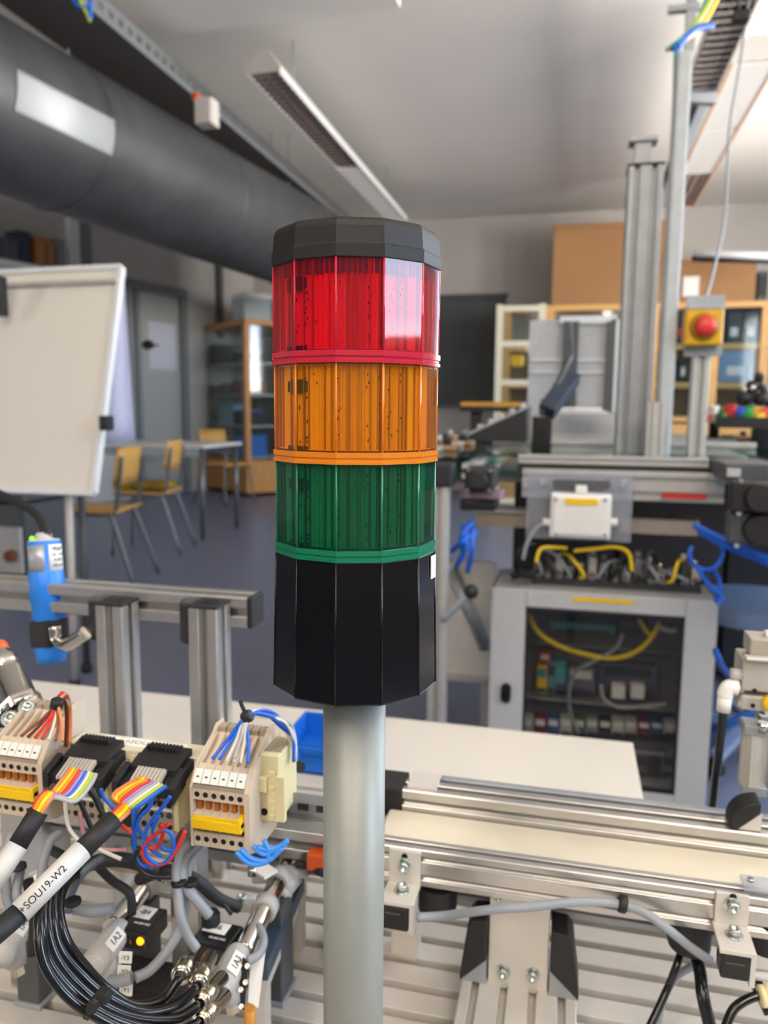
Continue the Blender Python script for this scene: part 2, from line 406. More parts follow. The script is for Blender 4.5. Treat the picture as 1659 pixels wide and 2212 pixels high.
# loose wires dangling at top left
for (pts, wm, lb) in [([(140, -40), (165, 10), (190, 18), (196, 40), (192, -30)], 'blue', 'blue wire loop dangling beside cable tray at top left'),
                      ([(150, -60), (172, 0), (188, 30), (194, 45)], 'lime', 'green yellow wire dangling beside cable tray at top left')]:
    tag(MB().tube([P(a, b, d=3.0) for a, b in pts], .008, 6).build('ceiling_wire', WIRE[wm]), lb, 'cable')
jb = thing('junction_box', 'small white junction box clipped under the ceiling cable tray', 'junction box', P(447, 245, d=4.0))
c = P(447, 245, d=4.0)
MB().box(c, (.10, .09, .13)).build('box_body', GREYP, jb, bevel=.006); MB().box(c-Vector((0, .048, 0)), (.085, .008, .115)).build('cover', GREYP, jb, bevel=.003)
MB().cyl(P(420, 205, d=4.0), P(430, 220, d=4.0), .022, .028).build('orange_plug', ORANGEP, jb, label='orange cable plug')

LAMPW = mat('lamp_housing_white', 'D5D8D8', .4, noise=.02); LOUV = mat('lamp_louvre', '9A8270', .3, .6, noise=.1)
LDIFF = mat('lamp_diffuser', 'DADAD6', .4, emit='FFF2E2', es=.12, noise=0)
def fluorescent(name, label, x, y0, y1, z, wid, kinds, group=None, rimm=None):
    t = thing(name, label, 'ceiling light', (x, y0, z), group)
    h = wid*.55
    prof = [(-wid/2, 0), (wid/2, 0), (wid/2, h*.25), (wid*.18, h), (-wid*.18, h), (-wid/2, h*.25)]
    MB().prism(prof, (x, y0, z+.012), (x, y1, z+.012)).build('housing', LAMPW, t)
    MB().prism([(a*1.02, b*1.0) for a, b in prof], (x, y0-.012, z+.008), (x, y0, z+.008)).build('end_cap', GREYP, t)
    MB().bb(x-wid/2, x-wid/2+.012, y0, y1, z, z+.02).bb(x+wid/2-.012, x+wid/2, y0, y1, z-.004, z+.02).bb(x-wid/2, x+wid/2, y1-.02, y1, z-.004, z+.02).build('rim', rimm or LAMPW, t)
    L = (y1-y0)/len(kinds)
    for i, k in enumerate(kinds):
        a, b = y0+i*L+.02, y0+(i+1)*L-.02
        if k == 'l':
            m = MB(); n = int((b-a)/.07)
            for j in range(n): m.bb(x-wid/2+.012, x+wid/2-.012, a+j*.07, a+j*.07+.006, z+.001, z+.012)
            for j in range(3): m.bb(x-wid/4+j*wid/4-.003, x-wid/4+j*wid/4+.003, a, b, z+.001, z+.012)
            m.build('louvre', LOUV, t, kind='stuff')
        elif k == 'w':
            MB().bb(x-wid/2+.012, x+wid/2-.012, a, b, z+.001, z+.01).build('diffuser', LDIFF, t)
        else:
            MB().bb(x-wid/2+.02, x+wid/2-.02, a, b, z+.002, z+.01).build('reflector', LOUV, t)
    for yy in (y0+.5, y1-.5): MB().tube([(x, yy, z+h), (x, yy, CH)], .005, 6, cat=False).build('hanger_rod', ALUD, t)
    return t
fluorescent('fluorescent_lamp', 'long white fluorescent ceiling lamp with louvre left of the beacon', -1.83, 4.5, 8.1, 2.95, .21, 'lw')
fluorescent('fluorescent_lamp', 'second fluorescent ceiling lamp with orange tinted rim at upper right', .93, 4.95, 8.1, 2.95, .25, 'wwl', rimm=mat('rim_peach', 'E0AC88', .4))
for x, y in FILL_LAMPS:
    t = thing('fluorescent_lamp', 'added unseen ceiling lamp behind the camera that lights the bench', 'ceiling light', (x, y, 2.86), 'added lamps above and behind the bench')
    MB().bb(x-.1, x+.1, y-.68, y+.68, 2.86, 2.95).build('housing', LAMPW, t)
    MB().tube([(x, y, 2.95), (x, y, CH)], .006, 6, cat=False).build('hanger_rod', ALUD, t)

# ---------------------------------------------------------------- wooden glass cabinet, left back
OAK = mat('oak_wood', 'B9813F', .5, noise=.14, scale=4, stretch=(6, 6, .6), bump=.1)
OAKL = mat('light_beech_wood', 'D9A864', .5, noise=.08, scale=4, stretch=(.8, 6, 6))
CGL = bpy.data.materials.new('cabinet_glass'); CGL.use_nodes = True; thin_glass(CGL, (.8, .85, .86), 1.2, .05)
DARKIN = mat('dark_goods', '2A2C30', .6, noise=.2); CARD = mat('cardboard', 'B58A5C', .75, noise=.05, scale=5)
def along(p, dr, px):
    lo, hi = 0.0, 4.0; s0 = proj(p)[0] < px
    for _ in range(40):
        md = (lo+hi)/2
        if (proj(Vector(p)+dr*md)[0] < px) == s0: lo = md
        else: hi = md
    return lo
c0 = P(534, 1074, z=0); ld = Vector((-.776, .63, 0)); rd = Vector((.63, .776, 0))
cz = Pp(534, 687, c0, Vector((0, -1, 0))).z
lw = along(c0, ld, 424); rw = .95
vc = thing('display_cabinet', 'oak display cabinet with glass doors standing in the far left corner', 'cabinet', c0)
def cb(u0, u1, v0, v1, z0, z1):  # u along the left face, v along the right face
    return MB().beam(c0+ld*u0+rd*((v0+v1)/2)+Vector((0, 0, (z0+z1)/2)), c0+ld*u1+rd*((v0+v1)/2)+Vector((0, 0, (z0+z1)/2)), abs(v1-v0), z1-z0)
cb(0, lw, 0, rw, .04, .42).build('base_cupboard', OAK, vc, bevel=.004)
cb(0, lw, 0, rw, cz-.06, cz).build('top_board', OAK, vc, bevel=.004)
cb(lw-.02, lw, 0, rw, .42, cz-.06).build('side_panel', OAK, vc); cb(0, lw, rw-.02, rw, .42, cz-.06).build('back_panel', WALLM, vc)
for (u, v) in ((0, 0), (lw-.06, 0), (0, rw-.06)): cb(u, u+.06, v, v+.06, .42, cz-.06).build('corner_post', OAK, vc)
cb(0, .05, .45, .52, .42, cz-.06).build('centre_stile', OAK, vc)
cb(.07, lw-.07, .012, .018, .44, cz-.07).build('glass_door', CGL, vc); cb(.01, .016, .07, rw-.07, .44, cz-.07).build('glass_door', CGL, vc)
for k, z in enumerate((.46, .82, 1.18, 1.54)):
    cb(.03, lw-.03, .03, rw-.03, z-.02, z).build('shelf', ALUM, vc)
cl = ['dark measuring instrument', 'grey instrument case', 'small blue box', 'rust coloured carton', 'black camera bag', 'white document stack', 'pale blue case']
cm = [DARKIN, DGREY, BLUEP, mat('rust_card', 'A0603C', .7), BLKM, LABEL, mat('pale_blue', '8FB3BE', .6)]
lv = ['bottom', 'second', 'third', 'top']
for k, z in enumerate((.46, .82, 1.18, 1.54)):
    for j in range(3):
        q = random.randrange(7); u = .06+j*(lw-.12)/3; h = random.uniform(.1, .26)
        if k == 1 and j == 1: q = 6
        b = thing('stored_item', '%s on the %s shelf of oak display cabinet, %s' % (cl[q], lv[k], ['near the glass corner', 'in the middle', 'at the far side'][j]), 'equipment', c0+ld*(u+.05)+Vector((0, 0, z)))
        cb(u, u+(lw-.12)/3-.02, .08, .3, z, z+h).build('case_body', cm[q], b, bevel=.008)
        cb(u+.03, u+(lw-.12)/3-.05, .1, .26, z+h, z+h+.02).build('lid', cm[(q+2) % 7], b)
# pale cartons on top of it
for k, (v0, v1, h, lb) in enumerate(((.05, .4, .3, 'pale blue grey carton on top of oak cabinet, at left'), (.45, .85, .26, 'pale blue grey carton on top of oak cabinet, nearest the beacon'))):
    b = thing('carton', lb, 'box', c0+rd*v0+Vector((0, 0, cz)))
    cb(.1, .4, v0, v1, cz, cz+h).build('carton_body', mat('pale_carton', 'A9B4B8', .7), b, bevel=.005); cb(.09, .41, v0-.01, v1+.01, cz+h-.05, cz+h+.005).build('carton_lid', LABEL, b)

# ---------------------------------------------------------------- chairs and table
CHW = mat('beech_plywood', 'D2A052', .45, noise=.08, scale=5); CHT = mat('chair_grey_tube', '6F7072', .35, .6)
CUSH = mat('yellow_dark_cushion', '8A6E14', .8, noise=.7, scale=9)
def make_chair(label, cushion=None):
    t = thing('wooden_chair', label, 'chair', (0, 0, 0), 'plywood chairs around the back table')
    def shell(mb, pts, y0, y1, th, cur):  # curved ply: pts in xz, bowed over y
        vs = []; n = len(pts); K = 7
        for j in range(K):
            y = y0+(y1-y0)*j/(K-1); bow = cur*((2*j/(K-1)-1)**2)
            for (x, z) in pts: vs.append((x-bow, y, z+(0 if abs(pts[0][1]-pts[-1][1]) > .1 else bow*.3)))
        mb.add(vs, [(j*n+i, j*n+i+1, (j+1)*n+i+1, (j+1)*n+i) for j in range(K-1) for i in range(n-1)], True); return mb
    o = shell(MB(), [(.20, .575), (.212, .64), (.222, .71), (.235, .785)], -.19, .19, .01, .035).build('backrest', CHW, t); o.modifiers.new('s', 'SOLIDIFY').thickness = .012
    o = shell(MB(), [(-.2, .425), (-.17, .44), (0, .432), (.14, .428), (.19, .44)], -.19, .19, .01, 0).build('seat', CHW, t); o.modifiers.new('s', 'SOLIDIFY').thickness = .012
    for s in (-1, 1):
        MB().tube([(.21, s*.17, .74), (.19, s*.175, .58), (.165, s*.18, .43), (.12, s*.18, .415)], .011, 8).build('back_upright', CHT, t)
        MB().tube([(.12, s*.18, .415), (.15, s*.185, .38), (.27, s*.21, .0)], .011, 8).build('leg', CHT, t)
        MB().tube([(.12, s*.18, .415), (-.14, s*.18, .41), (-.17, s*.185, .37), (-.2, s*.21, 0)], .011, 8).build('leg', CHT, t)
    MB().tube([(-.14, -.18, .408), (-.14, .18, .408)], .01, 8, cat=False).build('stretcher', CHT, t)
    return t
ch = make_chair('beech plywood chair standing nearest the flipchart, its back to the right')
p = P(277, 1007, z=.675); ch.location = (p.x-.2, p.y, 0); ch.rotation_euler.z = math.radians(12)
p = P(375, 985, z=.675); c2 = dup(ch, (p.x-.2, p.y, 0), 'beech plywood chair with yellow cushion, second from the flipchart', rz=math.radians(14))
b = tag(MB().box((0, 0, 0), (.36, .34, .05)).build('seat_cushion', CUSH, bevel=.018), 'dark yellow patterned cushion lying on second plywood chair', 'cushion'); b.location = (p.x-.22, p.y, .465); b.rotation_euler.z = .24
p = P(430, 945, z=.68, ); p3 = P(480, 1090, z=0)
c3 = dup(ch, (p3.x, p3.y+.1, 0), 'beech plywood chair facing right in front of oak cabinet', rz=math.radians(180-20))
TBW = mat('back_table_top', 'D4D0CC', .45)
tp = P(440, 962, z=.73)
tb = thing('school_table', 'pale table with grey tube legs behind the plywood chairs', 'table', (tp.x-.8, tp.y+.35, 0))
MB().bb(tp.x-1.6, tp.x, tp.y, tp.y+.7, .705, .73).build('tabletop', TBW, tb, bevel=.004)
for x, y in ((tp.x-.04, tp.y+.04), (tp.x-.04, tp.y+.66), (tp.x-1.56, tp.y+.04), (tp.x-1.56, tp.y+.66)): MB().cyl((x, y, 0), (x, y, .705), .018, n=12).build('leg', CHT, tb)
MB().bb(tp.x-1.56, tp.x-.04, tp.y+.03, tp.y+.05, .64, .705).bb(tp.x-1.56, tp.x-.04, tp.y+.65, tp.y+.67, .64, .705).build('apron', CHT, tb)

# ---------------------------------------------------------------- flipchart
BR, TR = P(203, 1066, d=2.6), P(263, 578, d=2.75); hd = (P(0, 590, d=2.87)-TR).normalized()
up = (TR-BR); nb = hd.cross(up).normalized()
if nb.dot(CAM_C-BR) < 0: nb = -nb
fc = thing('flipchart', 'large white flipchart board on an easel at the left', 'flipchart', (BR.x-.3, BR.y+.3, 0))
FBM = mat('flipchart_board', 'EAE3D6', .45, noise=.01); W_ = .74
def quadbox(a, b, c, d_, n, th):
    vs = [a, b, c, d_, a-n*th, b-n*th, c-n*th, d_-n*th]
    return MB().add(vs, [(0, 1, 2, 3), (7, 6, 5, 4), (0, 4, 5, 1), (1, 5, 6, 2), (2, 6, 7, 3), (3, 7, 4, 0)])
quadbox(BR, TR, TR+hd*W_, BR+hd*W_, nb, .015).build('board', FBM, fc)
un = up.normalized(); e = .018
for a, b in ((BR, TR), (TR, TR+hd*W_), (TR+hd*W_, BR+hd*W_), (BR+hd*W_, BR)): MB().beam(a, b, e, e*1.4, nb).build('edge_strip', FRAMEW, fc)
MB().beam(TR-un*.06+nb*.01, TR-un*.06+hd*W_+nb*.01, .012, .03, nb).build('clamp_bar', GREYP, fc)
MB().box(P(230, 914, d=2.58), (.035, .04, .05)).build('clip', BLKM, fc, bevel=.005)
MB().box(P(2, 640, d=2.75), (.03, .04, .14)).build('clip', BLKM, fc, bevel=.005)
PAP = mat('flipchart_paper', 'B4B2C8', .7)
m = MB(); K = 8; vs = []
for i in range(K):
    f = i/(K-1); vs += [P(262-30*f, 595+365*f, d=2.80+.02*f), P(268+24*f, 595+357*f, d=2.95)]
m.add(vs, [(2*i, 2*i+1, 2*i+3, 2*i+2) for i in range(K-1)], True); m.build('paper_sheet', PAP, fc).modifiers.new('s', 'SOLIDIFY').thickness = .002
for (a, b, mm) in ((P(148, 1062, d=2.68), P(148, 1062, d=2.68), GREYP), (P(176, 1062, d=2.85), P(176, 1062, d=2.85), DGREY)):
    MB().tube([a, (b.x-.01, b.y, 0)], .014, 10, cat=False).build('leg', mm, fc)
    MB().cyl((b.x-.01, b.y, 0), (b.x-.01, b.y, .03), .02).build('foot', BLKM, fc)

# ---------------------------------------------------------------- equipment at far left behind the rail
def bxp(x0, y0, x1, y1, Y, dep):   # box whose front face fills a pixel rectangle on plane Y
    a = P(x0, y0, y=Y); b = P(x1, y1, y=Y); return MB().bb(a.x, b.x, Y, Y+dep, b.z, a.z)
eq = thing('control_console', 'dark equipment console with pale drawer front behind the left rail', 'console', P(20, 1240, y=3.2))
bxp(-60, 1085, 62, 1275, 3.2, .4).build('console_body', DGREY, eq, bevel=.006); bxp(-60, 1135, 48, 1240, 3.18, .02).build('drawer_front', GREYP, eq, bevel=.004)
a = P(27, 1200, y=3.18); MB().cyl(a, a-Vector((0, .03, 0)), .03, n=12).build('knob', mat('brown_knob', '7A3E1C', .5), eq)
bxp(-60, 1060, 50, 1085, 3.15, .5).build('console_top', DGREY, eq, bevel=.006)
for xx in (-50, 40):
    q = P(xx, 1270, y=3.3); MB().bb(q.x-.02, q.x+.02, 3.28, 3.32, 0, q.z+.02).build('leg', DGREY, eq)
# ================================================================ far right background
ca = P(1070, 655, y=8.8); cbz = 2.2
wc = thing('glass_cupboard', 'beech wood cupboard with glass doors along the back wall at right', 'cabinet', (.6, 9.0, 0))
Yc = 8.8
def xr(px, Y=Yc): return P(px, 780, y=Y).x
def zr(py, px=1400, Y=Yc): return P(px, py, y=Y).z
X0, X1 = xr(1082), xr(1655); ZT = zr(655)
MB().bb(X0, X1, Yc, Yc+.45, ZT-.06, ZT).build('top_board', OAKL, wc)
MB().bb(X0, X1, Yc+.42, Yc+.45, 0, ZT-.06).build('back_panel', mat('cupboard_inside', '8F774E', .7), wc)
for px in (1082, 1176, 1400, 1532, 1640): MB().bb(xr(px), xr(px)+.09, Yc, Yc+.42, .02, ZT-.06).build('stile', OAKL, wc)
for py in (745, 828, 900): MB().bb(X0, X1, Yc+.02, Yc+.42, zr(py)-.05, zr(py)+.01).build('shelf', OAKL, wc)
MB().bb(X0, X1, Yc+.01, Yc+.42, .02, zr(915)).build('base_cupboard', OAKL, wc)
for a, b in ((1190, 1398), (1420, 1530), (1550, 1638)): MB().bb(xr(a), xr(b), Yc+.005, Yc+.012, zr(900), ZT-.06).build('glass_door', CGL, wc)
BIN = mat('navy_binder', '20303F', .5); 
bx = [(1428, 1452, 672, 742, BLKM, 'black box with pale label in cupboard at left of the yellow stop switch'), (1455, 1476, 680, 742, BLKM, 'black box with red stripe in the cupboard at right'), (1568, 1600, 675, 742, BIN, 'navy file box behind glass, right of the yellow stop switch'), (1604, 1634, 675, 742, BIN, 'navy file box at right end of cupboard upper shelf'), (1436, 1462, 788, 826, mat('pale_jar', 'B9B3A8', .5), 'pale container on middle shelf of beech cupboard'), (1470, 1486, 775, 826, BLKM, 'small black device on middle shelf of beech cupboard'), (1556, 1628, 757, 824, mat('blue_screen_case', '6E8FB8', .3), 'wide blue grey case on middle shelf of cupboard')]
for a, b, y0, y1, mm, lb in bx:
    t = thing('file_box', lb, 'box', ((xr(a)+xr(b))/2, Yc+.2, zr(y1)))
    MB().bb(xr(a), xr(b), Yc+.06, Yc+.3, zr(y1), zr(y0)).build('box_body', mm, t, bevel=.006)
    MB().bb(xr(a)*.75+xr(b)*.25, xr(a)*.25+xr(b)*.75, Yc+.052, Yc+.06, zr(y1)+.07, zr(y1)+.16).build('spine_label', WIRE['red'] if 'red stripe' in lb else LABEL, t)
# open white framed glass door at its left
wd = thing('glass_door_frame', 'cream framed glass cupboard door standing open left of grey panels', 'door', (xr(1120), 8.3, 0))
m = MB(); Yd = 8.3; xd0, xd1 = xr(1070, Yd), xr(1176, Yd); zd1, zd0 = zr(657, 1120, Yd), zr(885, 1120, Yd)
fw = .07
CRM = mat('cream_frame', 'DAD4BE', .5)
MB().bb(xd0, xd0+fw, Yd, Yd+.03, .02, zd1).build('stile', CRM, wd); MB().bb(xd1-fw, xd1, Yd, Yd+.03, .02, zd1).build('stile', CRM, wd)
for z in (zd1-fw, zr(748, 1120, Yd), zr(832, 1120, Yd), .02): MB().bb(xd0+fw, xd1-fw, Yd, Yd+.03, z, z+fw*.8).build('rail', CRM, wd)
MB().bb(xd0+fw, xd1-fw, Yd+.012, Yd+.018, .1, zd1-fw).build('glass_pane', CGL, wd)
t = P(1113, 775, y=8.6)
yl_ = thing('yellow_lamp', 'yellow object on a grey stem behind the cream framed glass door', 'lamp', (t.x, 8.95, zr(828)))
t.y = 8.95; MB().box(t, (.16, .1, .14)).build('lamp_head', YEL, yl_, bevel=.03); MB().bb(t.x-.015, t.x+.015, 8.94, 8.96, zr(828), t.z-.06).build('stem', DGREY, yl_)
tag(bxp(1090, 672, 1160, 745, 9.17, .06).build('reflection_panel', mat('green_blue_reflection', '8FA8A0', .5, noise=.35, scale=1.2)), 'painted green and blue poster behind the cream framed glass door', 'reflection')  # reflections in the door glass, painted on a panel behind it
# cartons on the cupboard
PLY = mat('brown_board_box', '9C7248', .7, noise=.04, scale=2)
for a, b, y0, lb in ((1186, 1424, 476, 'tall brown board box on top of the beech cupboard, nearly at the ceiling'), (1430, 1622, 562, 'lower brown board box with white note on beech cupboard')):
    t = thing('board_box', lb, 'box', ((xr(a)+xr(b))/2, Yc+.2, ZT))
    MB().bb(xr(a), xr(b), Yc+.02, Yc+.43, ZT, zr(y0)-.03).build('box_body', PLY, t, bevel=.006)
    MB().bb(xr(a)-.01, xr(b)+.01, Yc+.01, Yc+.44, zr(y0)-.05, zr(y0)).build('lid', PLY, t, bevel=.006)
    if a > 1400: MB().bb(xr(1466), xr(1500), Yc, Yc+.02, zr(642), zr(600)).build('note', LABEL, t)
t = thing('dark_speaker', 'dark upright case on the cupboard beside the lower brown box', 'case', (xr(1636), Yc+.2, ZT))
MB().bb(xr(1626), xr(1650), Yc+.05, Yc+.3, ZT, zr(590)).build('case_body', DGREY, t, bevel=.02); MB().bb(xr(1629), xr(1647), Yc+.04, Yc+.05, ZT+.05, zr(600)).build('front_grille', BLKM, t)
# screen housing on the wall
t = thing('screen_housing', 'white projection screen tube under the ceiling at far right', 'projection screen', (2.2, 8.2, 2.6))
MB().cyl(P(1500, 548, y=8.2), P(1740, 556, y=8.2), .035).build('tube', LAMPW, t); MB().cyl(P(1495, 558, y=8.22), P(1740, 566, y=8.22), .03).build('black_rail', BLKM, t)  # black pipe below the white tube
# blackboard
t = thing('blackboard', 'large dark grey blackboard on the back wall right of the beacon', 'blackboard', (-1.8, 9.7, 1))
a, b = P(600, 655, y=9.68), P(1092, 655, y=9.68); z0 = P(1000, 870, y=9.68).z
MB().bb(a.x, b.x, 9.68, 9.74, z0, a.z).build('board', mat('slate_board', '4A4D4E', .7, noise=.12, scale=2), t)
MB().bb(a.x-.02, b.x+.02, 9.66, 9.75, a.z, a.z+.05).build('top_rail', DGREY, t); MB().bb(a.x-.02, b.x+.02, 9.6, 9.75, z0-.05, z0).build('chalk_tray', DGREY, t)

# ---------------------------------------------------------------- transfer system at the right (z = .89)
ZC = .885
BAL = mat('background_aluminium', 'B9B9B6', .45, .5)
TEAL = bpy.data.materials.new('green_glass_edge'); TEAL.use_nodes = True; thin_glass(TEAL, (.45, .72, .66), 1.0, .03)
tr_ = thing('transfer_conveyor', 'aluminium transfer conveyor bench with glass top in the middle right', 'conveyor', (.1, 2.4, 0))
GP = [(-.20, .43, 1.93, 2.35), (-.50, -.22, 1.75, 3.0), (.47, 1.15, 1.35, 4.2)]
for g in GP: MB().bb(g[0], g[1], g[2], g[3], ZC+.004, ZC+.010).build('glass_plate', TEAL, tr_)
def rail(px0, px1, py, Y, hpx, name='front_rail', nx=1, ny=1, s=None):
    a, b = P(px0, py, y=Y), P(px1, py, y=Y); z = (a.z+b.z)/2
    return profile((a.x, Y, z), (b.x, Y, z), nx, ny, s)
# front rails: upper thin one and lower with red label
zU = P(1340, 997, y=1.9).z; zL = P(1340, 1050, y=1.88).z; xa, xb = P(1118, 997, y=1.9).x, P(1535, 997, y=1.9).x
profile((xa, 1.93, zU), (xb, 1.93, zU), 1, 1, .022).build('front_rail', BAL, tr_)
MB().bb(xa, xb, 1.915, 1.94, zU-.030, zU-.012).build('belt', BLKM, tr_)
xa2, xb2 = P(1128, 1050, y=1.88).x, P(1566, 1060, y=1.88).x
profile((xa2, 1.90, zL), (xb2, 1.90, zL), 1, 2, .034).build('front_rail', BAL, tr_)
a, b = P(1430, 1066, y=1.88), P(1524, 1078, y=1.88)
MB().bb(a.x, b.x, 1.873, 1.884, b.z, a.z).build('red_label', WIRE['red'], tr_, label='red label strip')
for Y, py, x0_, x1_ in ((2.5, 962, 1135, 1330), (2.9, 945, 1120, 1330), (3.3, 928, 1150, 1330)):
    z = ZC-.02; xA, xB = P(x0_, py, y=Y).x, P(x1_, py, y=Y).x
    profile((xA-.1, Y, z+.03), (xB+.4, Y, z+.03), 1, 1, .04).build('cross_rail', BAL, tr_)
for X, ya, yz in ((-.22, 1.75, 4.2), (-.48, 1.75, 3.0), (.47, 1.3, 4.2), (1.12, 1.3, 4.2)): profile((X, ya, ZC-.02), (X, yz, ZC-.02), 1, 1, .035).build('side_rail', BAL, tr_)
for (x, y) in ((-.22, 4.1), (.47, 4.1), (-.48, 1.8), (1.12, 1.4), (-.48, 2.95), (1.12, 4.1)):
    profile((x, y, .0), (x, y, ZC-.03), 1, 1, .04, up=(0, 1, 0)).build('leg', BAL, tr_)
MB().bb(-.2, .45, 1.95, 4.1, ZC-.06, ZC-.05).build('deck_plate', DGREY, tr_)
MB().bb(-.48, -.22, 1.78, 3.0, ZC-.05, ZC-.045).build('deck_plate', DGREY, tr_); MB().bb(.47, 1.12, 1.4, 4.1, ZC-.05, ZC-.045).build('deck_plate', DGREY, tr_)
# small clutter carriers on the deck
WPM = [BLKM, DGREY, BAL, mat('carrier_tan', '9C7B5A', .6)]
for k in range(14):
    sx = random.choice((-1, 1)); x = random.uniform(-.42, -.30) if sx < 0 else random.uniform(.55, 1.05); y = (1.85+k*.08) if sx < 0 else 1.6+k*.17
    t = thing('pallet_carrier', 'small %s pallet carrier on the %s lane of transfer conveyor, %s' % (['black', 'grey', 'silver', 'tan'][k % 4], 'left' if sx < 0 else 'right', ['nearest rows', 'middle rows', 'farther rows', 'rearmost rows'][min(3, k//4)]), 'carrier', (x, y, ZC+.01), 'pallet carriers on the transfer conveyor')
    MB().bb(x-.06, x+.06, y-.05, y+.05, ZC+.01, ZC+.024).build('pallet', WPM[k % 4], t, bevel=.004)
    for q in (-1, 1): MB().cyl((x+q*.03, y, ZC+.024), (x+q*.03, y, ZC+.045), .012, n=10).build('peg', WPM[(k+1) % 4], t)
# motors and blocks under the corners
def blk(name, label, cat, x0, y0, x1, y1, Y, dep, m_, extra=None):
    a = P((x0+x1)/2, y1, y=Y); t = thing(name, label, cat, (a.x, Y+dep/2, a.z))
    bxp(x0, y0, x1, y1, Y, dep).build('housing', m_, t, bevel=.006)
    c = P((x0+x1)/2, (y0+y1)/2, y=Y); r = abs(P(x1, y0, y=Y).x-P(x0, y0, y=Y).x)*.3
    MB().cyl(c, c-Vector((0, .02, 0)), r, r*.9, n=24).build('cover_disc', BLKM, t)
    for sx in (-1, 1):
        for sz in (-1, 1):
            q = c+Vector((sx*r*1.25, 0, sz*r*1.1)); MB().cyl(q, q-Vector((0, .008, 0)), r*.16, n=8).build('screw', ZINC, t)
    return t
blk('drive_motor', 'black square drive unit below the left conveyor corner', 'motor', 1004, 1012, 1066, 1062, 1.62, .12, BLKM)
blk('drive_motor', 'black drive unit below the right conveyor corner', 'motor', 1582, 1040, 1700, 1110, 1.55, .04, BLKM)
blk('drive_motor', 'dark grey lower drive unit at the right edge', 'motor', 1576, 1105, 1700, 1180, 1.57, .04, DGREY)
bxs = thing('gearbox', 'dark purple grey gear housing at right under the glass', 'gearbox', P(1600, 1040, y=1.8))
bxp(1566, 1000, 1690, 1042, 1.75, .2).build('housing', DGREY, bxs, bevel=.005); bxp(1572, 1012, 1600, 1030, 1.74, .01).build('cover', GREYP, bxs)
pk = thing('sensor_plate', 'mauve plate with black block beneath left drive unit', 'bracket', P(1040, 1090, y=1.7))
bxp(995, 1062, 1082, 1080, 1.66, .1).build('plate', mat('mauve', '8A6F7C', .5), pk, bevel=.003); bxp(993, 1080, 1070, 1105, 1.67, .1).build('block', BLK, pk, bevel=.004)
bb_ = thing('cable_duct', 'pale slotted cable duct below the front rail', 'cable duct', P(1240, 1130, y=2.0))
bxp(1028, 1108, 1140, 1140, 1.95, .08).build('duct_body', BEIGED, bb_); bxp(1340, 1120, 1510, 1158, 1.95, .08).build('duct_body', mat('taupe', 'A39A92', .5), bb_)
bxp(1026, 1102, 1142, 1110, 1.94, .1).build('cover_strip', GREYP, bb_)

# small legs: left aluminium leg of the frame in front
lg = thing('frame_leg', 'tall aluminium frame leg just right of the beacon', 'leg', P(952, 1560, y=1.6))
a = P(952, 1050, y=1.6); profile((a.x, 1.6, 0), (a.x, 1.6, a.z), 1, 1, .038, up=(0, 1, 0)).build('post', BAL, lg)
MB().bb(a.x-.028, a.x+.028, 1.572, 1.628, a.z, a.z+.05).build('bracket', BLKM, lg, bevel=.006)
MB().cyl((a.x, 1.6, 0), (a.x, 1.6, .03), .03).build('foot', BLKM, lg)
for (pa_, pb_, lb) in (((968, 1300), (1018, 1275), 'grey hinged lever on frame leg'),):
    lv_ = thing('clamp_lever', 'grey lever with black grip beside the aluminium frame leg', 'lever', P(980, 1300, y=1.6))
    MB().tube([P(955, 1340, y=1.58), P(990, 1305, y=1.58), P(1012, 1285, y=1.58)], .008, 8).build('arm', ALUD, lv_)
    MB().sphere(P(1018, 1278, y=1.58), .016).build('grip', BLKM, lv_)
pn = thing('metal_partition', 'pale grey side partition behind the aluminium frame leg', 'panel', P(1010, 1470, y=2.2))
bxp(950, 1210, 1062, 1470, 2.3, .02).build('panel_sheet', ALUM, pn); bxp(950, 1455, 1062, 1478, 2.28, .03).build('bottom_rail', BAL, pn)
m = MB().tube([P(975, 1230, y=2.29), P(1050, 1400, y=2.29)], .02, 8, cat=False); m.build('shading_bar', ALUD, pn)  # grey diagonal bar stands for the shading across the panel
for px_ in (955, 1055):
    q_ = P(px_, 1470, y=2.3); MB().bb(q_.x-.02, q_.x+.02, 2.28, 2.32, 0, q_.z).build('leg', BAL, pn)

# ---------------------------------------------------------------- control cabinet with window
YF = 1.86
def xf(px, py=1500): return P(px, py, y=YF).x
def zf(py, px=1300): return P(px, py, y=YF).z
cx0, cx1 = P(1056, 1500, y=YF).x, P(1540, 1500, y=YF).x; cz1 = zf(1284); cz0 = .03
CAB = mat('cabinet_light_grey', 'B9BBBC', .45, noise=.02); CABI = mat('cabinet_inside', '6A6660', .7)
ec = thing('control_cabinet', 'light grey control cabinet with a window door full of modules', 'cabinet', ((cx0+cx1)/2, YF+.12, 0))
D_ = .24
MB().bb(cx0, cx0+.008, YF+.02, YF+D_, cz0, cz1).bb(cx1-.008, cx1, YF+.02, YF+D_, cz0, cz1).bb(cx0, cx1, YF+.02, YF+D_, cz1-.008, cz1).bb(cx0, cx1, YF+.02, YF+D_, cz0, cz0+.008).build('case', CAB, ec, bevel=.003)
MB().bb(cx0+.008, cx1-.008, YF+D_-.01, YF+D_, cz0, cz1).build('mounting_plate', CABI, ec)
for fx in (cx0+.04, cx1-.04):
    for fy in (YF+.05, YF+D_-.05): MB().cyl((fx, fy, 0), (fx, fy, cz0), .015, n=12).build('foot', BLKM, ec)
wx0, wx1, wz1, wz0 = xf(1130), xf(1470), zf(1322), zf(1700)
